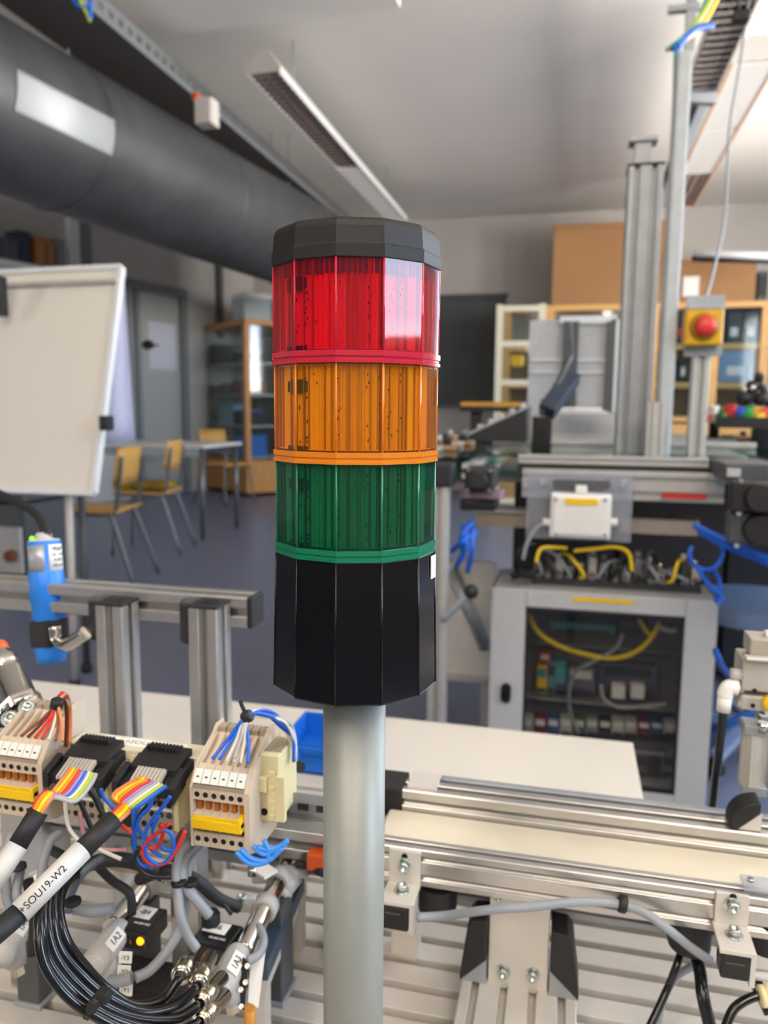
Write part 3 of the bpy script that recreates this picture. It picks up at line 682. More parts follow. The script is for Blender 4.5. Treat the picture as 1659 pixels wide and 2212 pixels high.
dr = MB().bb(cx0, wx0, YF, YF+.02, cz0, cz1).bb(wx1, cx1, YF, YF+.02, cz0, cz1).bb(wx0, wx1, YF, YF+.02, wz1, cz1).bb(wx0, wx1, YF, YF+.02, cz0, wz0).build('door', CAB, ec, bevel=.003)
gs = MB().bb(wx0, wx0+.006, YF+.001, YF+.016, wz0, wz1).bb(wx1-.006, wx1, YF+.001, YF+.016, wz0, wz1).bb(wx0, wx1, YF+.001, YF+.016, wz1-.006, wz1).bb(wx0, wx1, YF+.001, YF+.016, wz0, wz0+.006).build('gasket', BLKM, dr)
SMOK = bpy.data.materials.new('smoked_window'); SMOK.use_nodes = True; thin_glass(SMOK, (.85, .85, .84), 1.0, .02)
MB().bb(wx0+.006, wx1-.006, YF+.006, YF+.010, wz0+.006, wz1-.006).build('window_pane', SMOK, dr)
lk = P(1093, 1495, y=YF); MB().cyl(lk+Vector((0, 0, .012)), lk+Vector((0, -.012, .012)), .012).cyl(lk-Vector((0, 0, .012)), lk+Vector((0, -.012, -.012)), .012).box(lk-Vector((0, .006, 0)), (.024, .012, .024)).build('lock', BLK, dr)
a, b = P(1238, 1289, y=YF), P(1368, 1306, y=YF); MB().bb(a.x, b.x, YF-.002, YF, b.z, a.z).build('yellow_label', YEL, dr, label='yellow label strip')
Yi = YF+D_-.06
def inner(name, label, cat, x0, y0, x1, y1, m_, det=None, dep=.05, Y=None):
    Y = Y or Yi
    a, b = P(x0, y0, y=Y), P(x1, y1, y=Y); t = thing(name, label, cat, ((a.x+b.x)/2, Y+dep/2, b.z))
    MB().bb(a.x, b.x, Y, Y+dep, b.z, a.z).build('housing', m_, t, bevel=.003)
    w_, h_ = b.x-a.x, a.z-b.z
    if det is not None:
        MB().bb(a.x+w_*.12, b.x-w_*.12, Y-.006, Y, b.z+h_*.6, a.z-h_*.1).build('front_cover', det, t)
        MB().bb(a.x+w_*.1, b.x-w_*.1, Y-.005, Y, b.z+h_*.08, b.z+h_*.22).build('terminal_row', DGREY, t)
    return t
PET = mat('petrol_module', '5E8C92', .5); LAV = mat('lavender_grey', '55556A', .5); TQ = mat('turquoise', '4FA0A0', .5)
for i, y0 in enumerate((1385, 1502, 1600)):
    inner('wiring_duct', '%s taupe wiring duct inside the control cabinet' % ['upper', 'middle', 'lower'][i], 'cable duct', 1122, y0, 1478, y0+[30, 40, 22][i], mat('duct_taupe_%d' % i, '86817A', .6), GREYP)
inner('plc_module', 'wide petrol module at top inside the control cabinet', 'module', 1188, 1340, 1330, 1372, PET, TQ)
inner('plc_module', 'dark module next to wide petrol one inside cabinet', 'module', 1334, 1335, 1400, 1380, DARKIN, DGREY)
inner('relay_module', 'orange and white relay inside cabinet, above yellow one', 'module', 1166, 1412, 1188, 1436, ORANGEP, LABEL)
inner('safety_relay', 'yellow safety relay at left inside the cabinet', 'module', 1160, 1437, 1180, 1500, YEL, PET)
inner('power_module', 'slate blue module beside yellow safety relay', 'module', 1182, 1430, 1198, 1500, PET, DGREY)
inner('power_module', 'turquoise module in the middle cabinet row', 'module', 1200, 1428, 1222, 1492, TQ, TQ)
inner('power_module', 'grey module in middle row with white terminals', 'module', 1226, 1440, 1284, 1500, mat('mod_grey', '77777C', .5), LABEL)
inner('plc_module', 'large dark lavender controller at middle right in cabinet', 'module', 1292, 1432, 1420, 1500, LAV, DARKIN, dep=.06)
inner('network_socket', 'white socket under the lavender controller, left one', 'socket', 1322, 1480, 1350, 1512, LABEL, None, Y=Yi-.03)
inner('network_socket', 'white socket under the lavender controller, right one', 'socket', 1364, 1480, 1392, 1512, LABEL, None, Y=Yi-.03)
tc_ = ['BFBAB0', '8A2A30', '3E5C9A', 'C9C2B4', '5C7A50', '9A9AA0', '26334A', 'D0CBC0']
for i in range(12):
    x = 1126+i*28
    inner('terminal_module', '%s terminal module in the lower row of control cabinet' % ['pale', 'dark red', 'blue', 'cream', 'green', 'grey', 'navy', 'white'][i % 8], 'terminal', x, 1548+i, x+25, 1590, mat('term_%d' % i, tc_[i % 8], .5), LABEL, dep=.04)
for i in range(6):
    x = 1280+i*30
    inner('contactor', 'taupe contactor in the lowest row of control cabinet', 'contactor', x, 1630, x+27, 1680, mat('cont_%d' % i, ['7C7168', '5A5550', '8A7E74'][i % 3], .6), DGREY)
    bpy.context.scene.collection.objects[-1]
for ob in list(COL.objects):
    if ob.name.startswith('contactor'): ob['group'] = 'contactors in the lowest cabinet row'
    if ob.name.startswith('terminal_module'): ob['group'] = 'terminals in the lower cabinet row'
Yw = YF+.10
def wirepx(name, label, pts, r, m_, Y=None, d=None, cat='cable', parent=None):
    q = [P(p[0], p[1], d=p[2]) if len(p) > 2 else (P(p[0], p[1], y=Y) if Y else P(p[0], p[1], d=d)) for p in pts]
    o = MB().tube(q, r, 8).build(name, m_, parent)
    if parent is None: tag(o, label, cat)
    return o
wirepx('network_cable', 'thick yellow cable sagging across inside of the cabinet', [(1142, 1325), (1160, 1362), (1200, 1392), (1260, 1412), (1320, 1422), (1370, 1410), (1405, 1380), (1425, 1345)], .0065, WIRE['yellow'], Y=Yw)
wirepx('network_cable', 'short yellow cable crossing at top right inside the cabinet', [(1380, 1338), (1400, 1368), (1412, 1375)], .0055, WIRE['yellow'], Y=Yw+.01)
wirepx('patch_cable', 'grey cable hanging down the middle inside of the cabinet', [(1345, 1370), (1330, 1400), (1290, 1425), (1245, 1450), (1230, 1490), (1232, 1540), (1250, 1585)], .005, GREYC, Y=Yw)
wirepx('patch_cable', 'grey cable curving under the lavender controller', [(1298, 1480), (1305, 1510), (1340, 1528), (1400, 1525), (1440, 1520)], .0045, GREYP, Y=Yw+.01)
wirepx('patch_cable', 'white cable at top right inside of the cabinet', [(1425, 1355), (1445, 1362), (1462, 1360)], .006, WIRE['white'], Y=Yw)

# ---------------------------------------------------------------- valve manifold and fittings on the cabinet
FG = mat('fitting_grey', '77797A', .4); FD = mat('fitting_dark', '3E4042', .45); FW = mat('fitting_pale', 'B9B4AC', .4)
mf = thing('valve_manifold', 'row of pneumatic valves lying on top of control cabinet', 'valve block', P(1340, 1250, y=2.0))
Ym = 1.98
zb_ = cz1
mx0, mx1 = P(1150, 1240, y=Ym).x, P(1510, 1240, y=Ym).x
MB().bb(mx0, mx1, Ym-.05, Ym+.05, cz1, cz1+.018).build('base_rail', FD, mf, bevel=.002)
for i in range(15):
    x = mx0+(mx1-mx0)*(i+.5)/15; h = .02+.012*((i*7) % 4)
    MB().bb(x-.010, x+.010, Ym-.045, Ym+.04, cz1+.018, cz1+.018+h).build('valve_body', [FG, FD, FW][i % 3], mf, bevel=.002)
    MB().cyl((x, Ym-.045, cz1+.03), (x, Ym-.075, cz1+.028), .008, .007, n=10).build('push_fitting', [FD, FG, FG][i % 3], mf)
    MB().cyl((x, Ym-.02, cz1+.018+h), (x, Ym-.02, cz1+.034+h), .007, n=10).build('silencer', [FG, FW, NICKEL][i % 3], mf)
for i in range(12):
    x = mx0+(mx1-mx0)*(i+.5)/12
    cols = [GREYC, FD, GREYC, WIRE['yellow'], GREYC, BLKG]
    h = random.uniform(.05, .11); x2 = x+random.uniform(-.07, .07)
    tag(MB().tube([(x, Ym-.075, cz1+.028), (x+.01, Ym-.10, cz1+.04), ((x+x2)/2, Ym-.09, cz1+h), (x2, Ym-.02, cz1+h*.9), (x2+.02, Ym+.05, cz1+.02)], .0042, 8).build('air_hose', cols[i % 6]), '%s air hose looping over valves on cabinet top, %s half' % (['grey', 'dark grey', 'thin grey', 'yellow', 'pale grey', 'black'][i % 6], ['left', 'right'][i//6]), 'hose', 'air hoses looping over the cabinet')
wirepx('yellow_cable', 'yellow cable stretched over the valves left of the middle', [(1158, 1215, 1.82), (1165, 1190, 1.82), (1180, 1182, 1.82), (1225, 1184, 1.82)], .0045, WIRE['yellow'])
wirepx('yellow_cable', 'yellow cable stretched over the valves under white enclosure', [(1240, 1190, 1.82), (1290, 1185, 1.82), (1330, 1182, 1.82), (1358, 1195, 1.82), (1365, 1235, 1.82)], .0045, WIRE['yellow'])
wirepx('black_pad', 'flat black coil lying at left on the cabinet top', [(1105, 1246, 1.9), (1125, 1241, 1.9), (1148, 1244, 1.9)], .009, BLKM)
wirepx('black_hose', 'black hose arching at left above cabinet top', [(1118, 1240, 1.85), (1120, 1200, 1.83), (1140, 1178, 1.83), (1160, 1176, 1.83)], .006, BLKG)
for i, (a, b) in enumerate((((1000, 1135), (985, 1225)), ((1020, 1140), (1010, 1235)), ((1030, 1150), (975, 1190)), ((1022, 1125), (1000, 1190)))):
    wirepx('air_hose_blue', 'x', [(a[0], a[1], 1.7), ((a[0]+b[0])/2+14-9*i, (a[1]+b[1])/2, 1.68), (b[0], b[1], 1.72)], .006, WIRE['blue'])
    tag(COL.objects[-1], 'blue air hose hanging in tangle right of the green lens, '+['leftmost strand', 'longest strand', 'crossing strand', 'topmost strand'][i], 'hose', 'blue hoses in tangle beside frame leg')
for i, pts in enumerate(([(1500, 1135, 1.6), (1560, 1165, 1.55), (1620, 1190, 1.5), (1680, 1215, 1.45)], [(1510, 1148, 1.6), (1570, 1180, 1.55), (1680, 1225, 1.5)], [(1495, 1180, 1.6), (1490, 1200, 1.6), (1505, 1225, 1.6), (1540, 1228, 1.6), (1560, 1200, 1.6), (1555, 1165, 1.6)],
                         [(1505, 1225, 1.6), (1530, 1262, 1.6), (1560, 1290, 1.6), (1548, 1305, 1.6)], [(1540, 1228, 1.62), (1555, 1262, 1.62), (1545, 1300, 1.62)], [(1545, 1405, 1.6), (1560, 1440, 1.5), (1590, 1475, 1.2)])):
    wirepx('blue_air_hose', 'x', pts, .0065 if i < 2 or i == 5 else .005, WIRE['blue'])
    tag(COL.objects[-1], ['thick blue air hose running out to right edge, upper one', 'thick blue air hose running out to right edge, lower one', 'blue air hose forming an open ring above cabinet right end', 'blue hose end dropping over the cabinet right corner', 'blue hose behind the one dropping over cabinet corner', 'blue hose slanting down right of the cabinet'][i], 'hose')
# transparent plate with white enclosure
pl = thing('mounting_plate', 'clear plastic plate bolted below the front rail', 'plate', P(1250, 1165, y=1.84))
CLR = bpy.data.materials.new('clear_plastic'); CLR.use_nodes = True; thin_glass(CLR, (.82, .85, .9), 1.4, .08, .25, (.6, .62, .68))
bxp(1140, 1022, 1362, 1172, 1.85, .006).build('plate', CLR, pl)
for px_, py_ in ((1172, 1042), (1216, 1044), (1295, 1043), (1346, 1044)):
    q = P(px_, py_, y=1.85); bolt(MB(), q, (0, -1, 0), .007, .007).build('bolt', ZINC, pl)
bxp(1195, 1035, 1318, 1056, 1.838, .01).build('clamp_bar', DGREY, pl, bevel=.002)
en = thing('sensor_enclosure', 'small white enclosure with yellow label on the clear plate', 'enclosure', P(1254, 1165, y=1.8))
bxp(1190, 1066, 1318, 1166, 1.80, .045).build('box_body', WHITE, en, bevel=.004)
bxp(1196, 1072, 1312, 1160, 1.795, .006).build('cover', WHITE, en, bevel=.003)
bxp(1221, 1076, 1292, 1092, 1.792, .004).build('yellow_label', YEL, en, label='yellow label strip')
bxp(1243, 1050, 1268, 1067, 1.81, .03).build('cable_gland', WHITE, en, bevel=.003)
for sx in (1184, 1322):
    q = P(sx, 1128, y=1.82); MB().cyl(q-Vector((.012, 0, 0)), q+Vector((.012, 0, 0)), .009, n=12).build('cable_gland', WHITE, en)
for px_, py_ in ((1201, 1078), (1307, 1080), (1201, 1154), (1307, 1156)):
    q = P(px_, py_, y=1.795); MB().cyl(q, q-Vector((0, .003, 0)), .004, n=10).build('screw', ZINC, en)
wirepx('gland_cable', 'grey cable leaving the left side of white enclosure', [(1180, 1130, 1.8), (1160, 1140, 1.8), (1140, 1170, 1.8), (1130, 1210, 1.8)], .0045, GREYC)

uc = thing('under_bench_filler', 'added dark locker standing under the transfer conveyor', 'filler', (.2, 3.2, 0))  # dark box added to darken the gap under the conveyor
MB().bb(-.2, .95, 3.0, 3.5, .04, .80).build('filler_body', mat('filler_dark', '33302F', .6), uc, bevel=.004)
for k in range(3): MB().bb(-.18+k*.38, .18+k*.38, 2.98, 3.0, .08, .76).build('filler_front', mat('filler_front_%d' % k, ['3A3634', '4A4340', '2C2B2E'][k], .5), uc, bevel=.003)
for fx in (-.15, .9): MB().bb(fx-.02, fx+.02, 3.1, 3.4, 0, .04).build('plinth', BLKM, uc)
# ---------------------------------------------------------------- columns, stop switch on the transfer conveyor
cl_ = thing('aluminium_column', 'tall wide slotted aluminium column rising from transfer conveyor', 'column', P(1370, 980, y=2.2))
b0, b1 = P(1372, 985, y=2.2), P(1383, 368, y=2.2)
xm = (b0.x+b1.x)/2
profile((xm-.0, 2.2, ZC-.05), (xm-.0, 2.2, b1.z), 2, 2, .043, up=(0, 1, 0)).build('column_profile', ALUD, cl_)
MB().bb(xm-.045, xm+.045, 2.155, 2.245, b1.z, b1.z+.006).build('end_cap', BLKM, cl_)
q = P(1386, 365, y=2.2); MB().bb(q.x-.02, q.x+.02, 2.18, 2.22, b1.z, b1.z+.065).build('bracket_stub', ALUD, cl_); MB().bb(q.x-.035, q.x+.035, 2.17, 2.23, b1.z+.065, b1.z+.075).build('bracket_plate', ALUD, cl_)
tk = thing('cable_trunking', 'pale grey vertical cable trunking beside wide aluminium column', 'trunking', P(1435, 970, y=2.1))
b0, b1 = P(1432, 978, y=2.1), P(1462, 112, y=2.1); xm = (P(1417, 978, y=2.1).x+P(1425, 400, y=2.1).x)/2
xr0, xr1 = P(1416, 978, y=2.1).x, P(1446, 978, y=2.1).x
TRK = mat('trunking_grey', 'B4BABB', .5)
MB().bb(xr0, xr1+.002, 2.1, 2.16, ZC-.03, b1.z).build('trunk_body', TRK, tk, bevel=.003); MB().bb(xr0+.004, xr1-.002, 2.094, 2.1, ZC-.03, b1.z).build('trunk_cover', TRK, tk, bevel=.002)
sp_ = thing('short_profile', 'short double aluminium profile at foot of the trunking', 'profile', P(1410, 980, y=2.0))
x = P(1411, 980, y=2.02).x; profile((x, 2.02, ZC-.02), (x, 2.02, P(1411, 872, y=2.02).z), 2, 1, .02, up=(0, 1, 0)).build('profile_bar', BAL, sp_)
MB().bb(x-.02, x+.02, 2.01, 2.03, P(1411, 872, y=2.02).z, P(1411, 869, y=2.02).z).build('end_cap', GREYP, sp_)
pp_ = thing('switch_post', 'slim aluminium post carrying the yellow stop switch', 'post', P(1500, 985, y=2.15))
x = P(1498, 975, y=2.15).x+.004; zt_ = P(1520, 745, y=2.15).z
profile((x, 2.15, ZC-.03), (x, 2.15, zt_), 1, 1, .042, up=(0, 1, 0)).build('post_profile', BAL, pp_)
MB().bb(x-.045, x+.045, 2.12, 2.135, zt_-.03, zt_+.12).build('bracket', ALUD, pp_)
MB().bb(x-.012, x+.012, 2.05, 2.062, zt_-.3, zt_-.29).build('clip', BLKM, pp_)
es = thing('emergency_stop_switch', 'yellow emergency stop box with red button on slim post', 'switch', P(1520, 745, y=2.1))
c = P(1521, 706, y=2.07); w2 = .0445
MB().bb(c.x-w2, c.x+w2, 2.07, 2.12, c.z-w2, c.z+w2*.95).build('yellow_box', mat('signal_yellow', 'D9A60C', .45), es, bevel=.006)
MB().bb(c.x-w2*.95, c.x+w2*.95, 2.075, 2.12, c.z+w2*.95, c.z+w2*1.2).build('grey_top', ALUD, es, bevel=.003)
MB().lathe([(.032, 0), (.034, .004), (.030, .012), (.026, .012), (.025, .003)], (c.x, 2.07, c.z), (0, -1, 0), n=28).build('collar', mat('amber_collar', 'A87808', .5), es)
MB().lathe([(.012, 0), (.013, .012), (.022, .016), (.0245, .022), (.022, .029), (.012, .033), (.0001, .034)], (c.x, 2.07, c.z), (0, -1, 0), n=28).build('red_button', mat('red_button', 'D8362C', .35), es)
wirepx('hanging_wire', 'thin grey wire from stop switch up to the ceiling lights', [(1520, 660, 2.0), (1535, 610, 2.1), (1552, 540, 2.2), (1565, 470, 2.3), (1572, 350, 2.4), (1578, 260, 2.5), (1600, 130, 2.6), (1625, -60, 2.7)], .0042, GREYC)
# overhead tray, frame and cables at top right
ot = thing('overhead_tray', 'perforated overhead tray with angle frame at upper right corner', 'cable tray', P(1500, 200, d=3.4))
zt2 = 2.45
a, b = P(1484, 198, z=zt2), P(1544, 198, z=zt2); Yt = (a.y+b.y)/2; m = MB()
XA, XB = a.x, b.x
n = 44; L = Yt-1.2
for i in range(n+1): m.bb(XA, XB, 1.2+L*i/n-.016, 1.2+L*i/n+.016, zt2, zt2+.003)
for j in range(5): xx = XA+(XB-XA)*j/4; m.bb(xx-.014, xx+.014, 1.2, Yt, zt2, zt2+.003)
m.build('perforated_base', mat('tray_pinkish', 'D6C8BE', .5, 0), ot, kind='stuff')
MB().bb(XB, XB+.004, 1.2, Yt, zt2-.01, zt2+.06).build('side_lip', LAMPW, ot); MB().bb(XA-.004, XA, 1.2, Yt, zt2, zt2+.05).build('side_lip', TRAYM, ot)
a = P(1478, 212, d=3.4); b = P(1545, 216, d=3.4); MB().beam(a, b, .04, .04).build('cross_bar', ALUD, ot)
a = P(1482, 212, d=3.4); MB().bb(a.x-.02, a.x+.02, a.y-.02, a.y+.02, a.z, CH).build('drop_post', ALUD, ot)
a = P(1485, 18, d=3.35); MB().bb(a.x-.08, a.x+.05, a.y-.02, a.y+.02, a.z-.012, a.z+.012).build('foot_plate', ALUD, ot)
a = P(1477, 233, d=3.35); MB().box(a, (.04, .01, .03)).build('yellow_tag', YEL, ot, label='yellow tag')
# white edge rail parallel to the light
er = thing('power_rail', 'pale blue grey power rail running beside upper right lamp', 'rail', (.75, 5, 2.9))
MB().bb(.70, .76, 2.2, 8.3, 2.90, 2.96).build('rail_body', mat('rail_pale', 'B9C4CC', .4), er); MB().bb(.66, .70, 2.2, 8.3, 2.91, 2.94).build('rail_groove', DGREY, er)
for yy in (3.4, 5.6): MB().tube([(.73, yy, 2.96), (.73, yy, CH)], .006, 6, cat=False).build('hanger_rod', ALUD, er)
for i, (pts, k) in enumerate((([(1440, 108, 2.2), (1475, 80, 2.2), (1510, 40, 2.25), (1545, -20, 2.3)], 'lime'), ([(1442, 106, 2.21), (1480, 86, 2.2), (1520, 50, 2.25), (1560, -20, 2.3)], 'yellow'), ([(1446, 104, 2.2), (1470, 86, 2.19), (1500, 60, 2.25), (1530, -10, 2.3)], 'teal'),
                              ([(1462, 104, 2.18), (1480, 82, 2.2), (1505, 62, 2.22), (1538, 55, 2.25)], 'blue'), ([(1460, 112, 2.1), (1458, 200, 2.06), (1456, 300, 2.04), (1452, 360, 2.03)], 'teal'), ([(1450, 106, 2.12), (1462, 112, 2.1), (1460, 200, 2.06), (1458, 290, 2.05)], 'blue'))):
    wirepx('overhead_cable', 'x', pts, .010 if i == 3 else .0065, WIRE[k])
    tag(COL.objects[-1], ['green cable entering trunking top from upper right', 'yellow green cable on top of bundle over trunking', 'teal cable in bundle over the trunking', 'thick blue cable bending over the trunking top', 'teal cable running down the trunking right side', 'blue cable running down the trunking right side'][i], 'cable')
t = thing('ceiling_clamp', 'black clamp hanging at the top right corner', 'clamp', P(1600, 38, d=2.2))
MB().box(P(1600, 38, d=2.2), (.045, .04, .03)).build('clamp_body', BLKM, t, bevel=.005); MB().tube([P(1598, 28, d=2.2), P(1585, -40, d=2.3)], .004, 6, cat=False).build('strap', BLKM, t)

# ---------------------------------------------------------------- grey panels, ramp, keypad, bar, colourful pile
gpn = thing('grey_panel_screen', 'pair of pale grey panels standing upright beyond the conveyor', 'panel', P(1240, 890, y=3.6))
PG = mat('panel_pale_grey', 'B6B8BA', .5)
bxp(1145, 692, 1232, 892, 3.6, .02).build('panel_sheet', PG, gpn); bxp(1246, 694, 1322, 892, 3.6, .02).build('panel_sheet', PG, gpn)
for (x0_, x1_) in ((1218, 1226), (1236, 1243), (1312, 1322)): bxp(x0_, 694, x1_, 890, 3.57, .025).build('dark_strip', DGREY, gpn)
bxp(1210, 683, 1332, 697, 3.58, .04).build('top_strip', LAMPW, gpn); bxp(1322, 690, 1332, 890, 3.58, .04).build('edge_strip', LAMPW, gpn)
for y0 in (775, 802): bxp(1148, y0, 1316, y0+4, 3.585, .012).build('rib', LAMPW, gpn)
q = P(1240, 892, y=3.6); MB().bb(q.x-.2, q.x+.2, 3.55, 3.75, ZC+.01, q.z+.002).build('foot_plate', BAL, gpn)
rp = thing('black_ramp', 'black wedge shaped chute on the transfer conveyor', 'chute', P(1080, 955, y=2.1))
a, b, c, d_ = [P(*v, y=2.1) for v in ((1020, 952), (1138, 956), (1138, 882), (1020, 940))]
n = Vector((0, 1, 0))
quadbox(a, b, c, d_, -n, .2).build('wedge_body', BLKM, rp)
quadbox(d_+Vector((-.01, 0, 0)), c+Vector((.01, 0, .004)), c+Vector((.01, 0, .010)), d_+Vector((-.01, 0, .008)), -n, .21).build('top_lip', ALUD, rp)
for k in range(5): q = d_.lerp(c, (k+.5)/5); MB().cyl(q+Vector((0, .05, 0)), q+Vector((0, .05, .022)), .008, n=10).build('roller', BAL, rp)
br = thing('yellow_bar', 'long yellow bar with black underside beyond the chute', 'bar', P(1060, 880, y=2.9))
bxp(995, 868, 1130, 878, 2.9, .12).build('yellow_top', mat('ochre', 'C9912A', .5), br); bxp(993, 878, 1125, 890, 2.9, .1).build('black_underside', BLK, br)
q = P(1030, 888, y=2.95); MB().bb(q.x-.02, q.x+.02, 2.93, 2.97, ZC, q.z).build('stand', BLKM, br)
kb = thing('tilted_keypad', 'dark blue operator panel tilted on an arm before grey panels', 'operator panel', P(1190, 890, y=2.6))
a, b = P(1180, 890, y=2.5), P(1238, 812, y=2.6)
kbm = MB().beam(a, b, .05, .055, (1, .3, .3)); kbm.build('panel_body', mat('navy_panel', '2E3A48', .5), kb, bevel=.004)
ax = (b-a).normalized(); sd = Vector((-ax.z, 0, ax.x))
for i in range(4):
    q = a.lerp(b, .15+i*.22)+sd*.03; MB().box(q, (.02, .03, .02)).build('key_block', GREYP if i % 2 else DGREY, kb, bevel=.003)
MB().tube([P(1170, 895, y=2.5), P(1205, 830, y=2.55), P(1232, 770, y=2.6)], .010, 8).build('arm', DGREY, kb)
MB().tube([P(1232, 700, y=3.4), P(1236, 770, y=2.62)], .006, 8, cat=False).build('cable', DGREY, kb)
q = P(1172, 900, y=2.5); MB().bb(q.x-.03, q.x+.03, 2.47, 2.53, ZC, q.z).build('foot', BLKM, kb)
ra = thing('paper_stack', 'stack of white printed sheets in front of grey panels', 'paper', P(1240, 890, y=3.2))
bxp(1200, 880, 1300, 886, 3.2, .25).build('sheets', LABEL, ra); bxp(1210, 887, 1312, 893, 3.15, .25).build('sheets', LABEL, ra)
# tray of coloured blocks at the right edge
ty = thing('block_tray', 'shallow pale tray with dark rim holding coloured building blocks at right', 'tray', P(1600, 910, y=2.9))
a, b = P(1520, 897, y=3.0), P(1720, 905, y=3.0); zt3 = (a.z+b.z)/2
MB().bb(a.x, b.x, 2.75, 3.25, zt3-.02, zt3-.008).build('tray_base', mat('tray_tan', 'C9A880', .6), ty); MB().bb(a.x, b.x, 2.74, 2.755, zt3-.035, zt3-.0).build('rim', BLKM, ty)
for px_, py_ in ((1545, 880), (1700, 900)):
    q = P(px_, py_, y=3.0); MB().bb(q.x-.015, q.x+.015, 2.98, 3.02, ZC, zt3-.02).build('support', BLKM, ty)
bc = ['D23A2E', '2F9A3C', '2860C0', 'D9B020', 'E8E4DC', 'D23A2E', '2F9A3C']; bn = ['red', 'green', 'blue', 'yellow', 'white', 'red', 'green']
BMM = [mat('block_'+str(i), c, .35, noise=0) for i, c in enumerate(bc)]
for i in range(34):
    px_ = 1528+ (i*37 % 130); yy = 2.8+.4*((i*7) % 10)/10; q = P(px_, 890, y=yy)
    s_ = random.uniform(.010, .018); lay = .02 if i > 20 else 0
    t = thing('building_block', '%s building block in the tray, %s row, %s' % (bn[i % 7], ['nearest', 'second', 'third', 'fourth', 'farthest'][min(4, int((yy-2.8)/.08))], ['toward the stop switch post', 'left of the middle', 'right of the middle', 'toward the picture edge'][min(3, (px_-1528)//33)]+(', lying on top' if lay else '')), 'toy block', (q.x, yy, zt3-.008+lay), 'coloured building blocks in the tray')
    MB().box((q.x, yy, zt3-.008+lay+s_*.7), (s_*2.2, s_*2, s_*1.4), Matrix.Rotation(i*1.3, 3, 'Z')).build('brick_body', BMM[i % 7], t)
    m = MB()
    for u in (-.5, .5): m.cyl((q.x+u*s_, yy, zt3-.008+lay+s_*1.4), (q.x+u*s_, yy, zt3-.008+lay+s_*1.8), s_*.35, n=8)
    m.build('stud', BMM[i % 7], t)
rb = thing('black_gripper', 'black gripper with silver joints behind coloured blocks', 'gripper', P(1610, 880, y=3.3))
for i, (x_, y_, r_) in enumerate(((1605, 858, .028), (1625, 835, .026), (1645, 862, .03), (1618, 880, .03), (1640, 815, .02))): MB().sphere(P(x_, y_, y=3.3), r_, 12).build('joint', BLKG if i % 2 else BLKM, rb)
for (x_, y_) in ((1608, 842), (1625, 838)): MB().sphere(P(x_, y_, y=3.24), .010, 10).build('silver_cap', CHROME, rb)
MB().tube([P(1612, 880, y=3.3), P(1640, 830, y=3.3), P(1672, 900, y=3.3)], .016, 8).build('arm', BLKM, rb)
q = P(1650, 885, y=3.3); MB().bb(q.x-.03, q.x+.06, 3.27, 3.35, ZC, q.z).build('base', BLKM, rb)
# blue stool frame far right low
bs = thing('blue_stool', 'pale blue swivel stool base right of the control cabinet', 'stool', P(1620, 1480, y=2.5))
q = P(1640, 1330, y=2.4)
STB = mat('blue_stool_paint', '8496B6', .4)
MB().cyl((q.x, 2.4, q.z), (q.x, 2.4, q.z+.05), .2, n=28).build('seat', STB, bs, bevel=.01); MB().cyl((q.x, 2.4, .08), (q.x, 2.4, q.z), .025, n=12).build('column', STB, bs)
for k in range(5):
    a_ = k*2*PI/5+.4; e_ = Vector((q.x+.26*math.cos(a_), 2.4+.26*math.sin(a_), .06)); MB().beam((q.x, 2.4, .09), e_, .03, .025).build('leg', STB, bs); MB().sphere(e_-Vector((0, 0, .03)), .028, 10).build('castor', BLKM, bs)
# ================================================================ the bench in front
ZP = .58
bp = thing('slotted_base_plate', 'wide slotted aluminium base plate carrying beacon, cylinders and conveyor', 'base plate', (0, .5, .5))
pitch = .0265
MB().bb(-.95, .75, .16, .80, ZP-.02, ZP-.012).build('plate_web', ALUD, bp)
for i in range(24):
    y = .165+i*pitch
    MB().bb(-.95, .75, y, y+pitch-.0075, ZP-.012, ZP).build('slat', ALUM, bp, bevel=.0006)
tl = thing('bench_trolley', 'bench frame under the slotted base plate', 'bench', (0, .5, 0))
for x in (-.92, .72):
    for y in (.19, .77): profile((x, y, 0), (x, y, ZP-.06), 1, 1, .04, up=(0, 1, 0)).build('leg', ALU, tl)
MB().bb(-.95, .75, .16, .80, ZP-.06, ZP-.02).build('bench_top', DGREY, tl)

# white table behind
wt = thing('white_table', 'white laminate table top directly behind the bench rails', 'table', (-.5, .95, 0))
MB().bb(-1.35, .101, .83, 1.062, .522, .55).build('tabletop', TWHITE, wt, bevel=.002)
for x in (-1.3, .03):
    for y in (.86, 1.03): MB().bb(x-.015, x+.015, y-.015, y+.015, 0, .522).build('leg', ALUD, wt)
a, b = P(596, 1606, y=.86), P(740, 1690, y=.86)
bc_ = thing('blue_crate', 'bright blue plastic crate just left of the beacon pole', 'crate', ((a.x+b.x)/2, .9, .55))
MB().bb(a.x, b.x, .86, .864, .55, a.z).bb(a.x, b.x, .966, .97, .55, a.z).bb(a.x, a.x+.004, .86, .97, .55, a.z).bb(b.x-.004, b.x, .86, .97, .55, a.z).bb(a.x, b.x, .86, .97, .55, .554).build('crate_body', BLUEBOX, bc_, bevel=.001)
MB().bb(a.x-.004, b.x+.004, .856, .864, a.z-.008, a.z).build('rim', BLUEBOX, bc_)

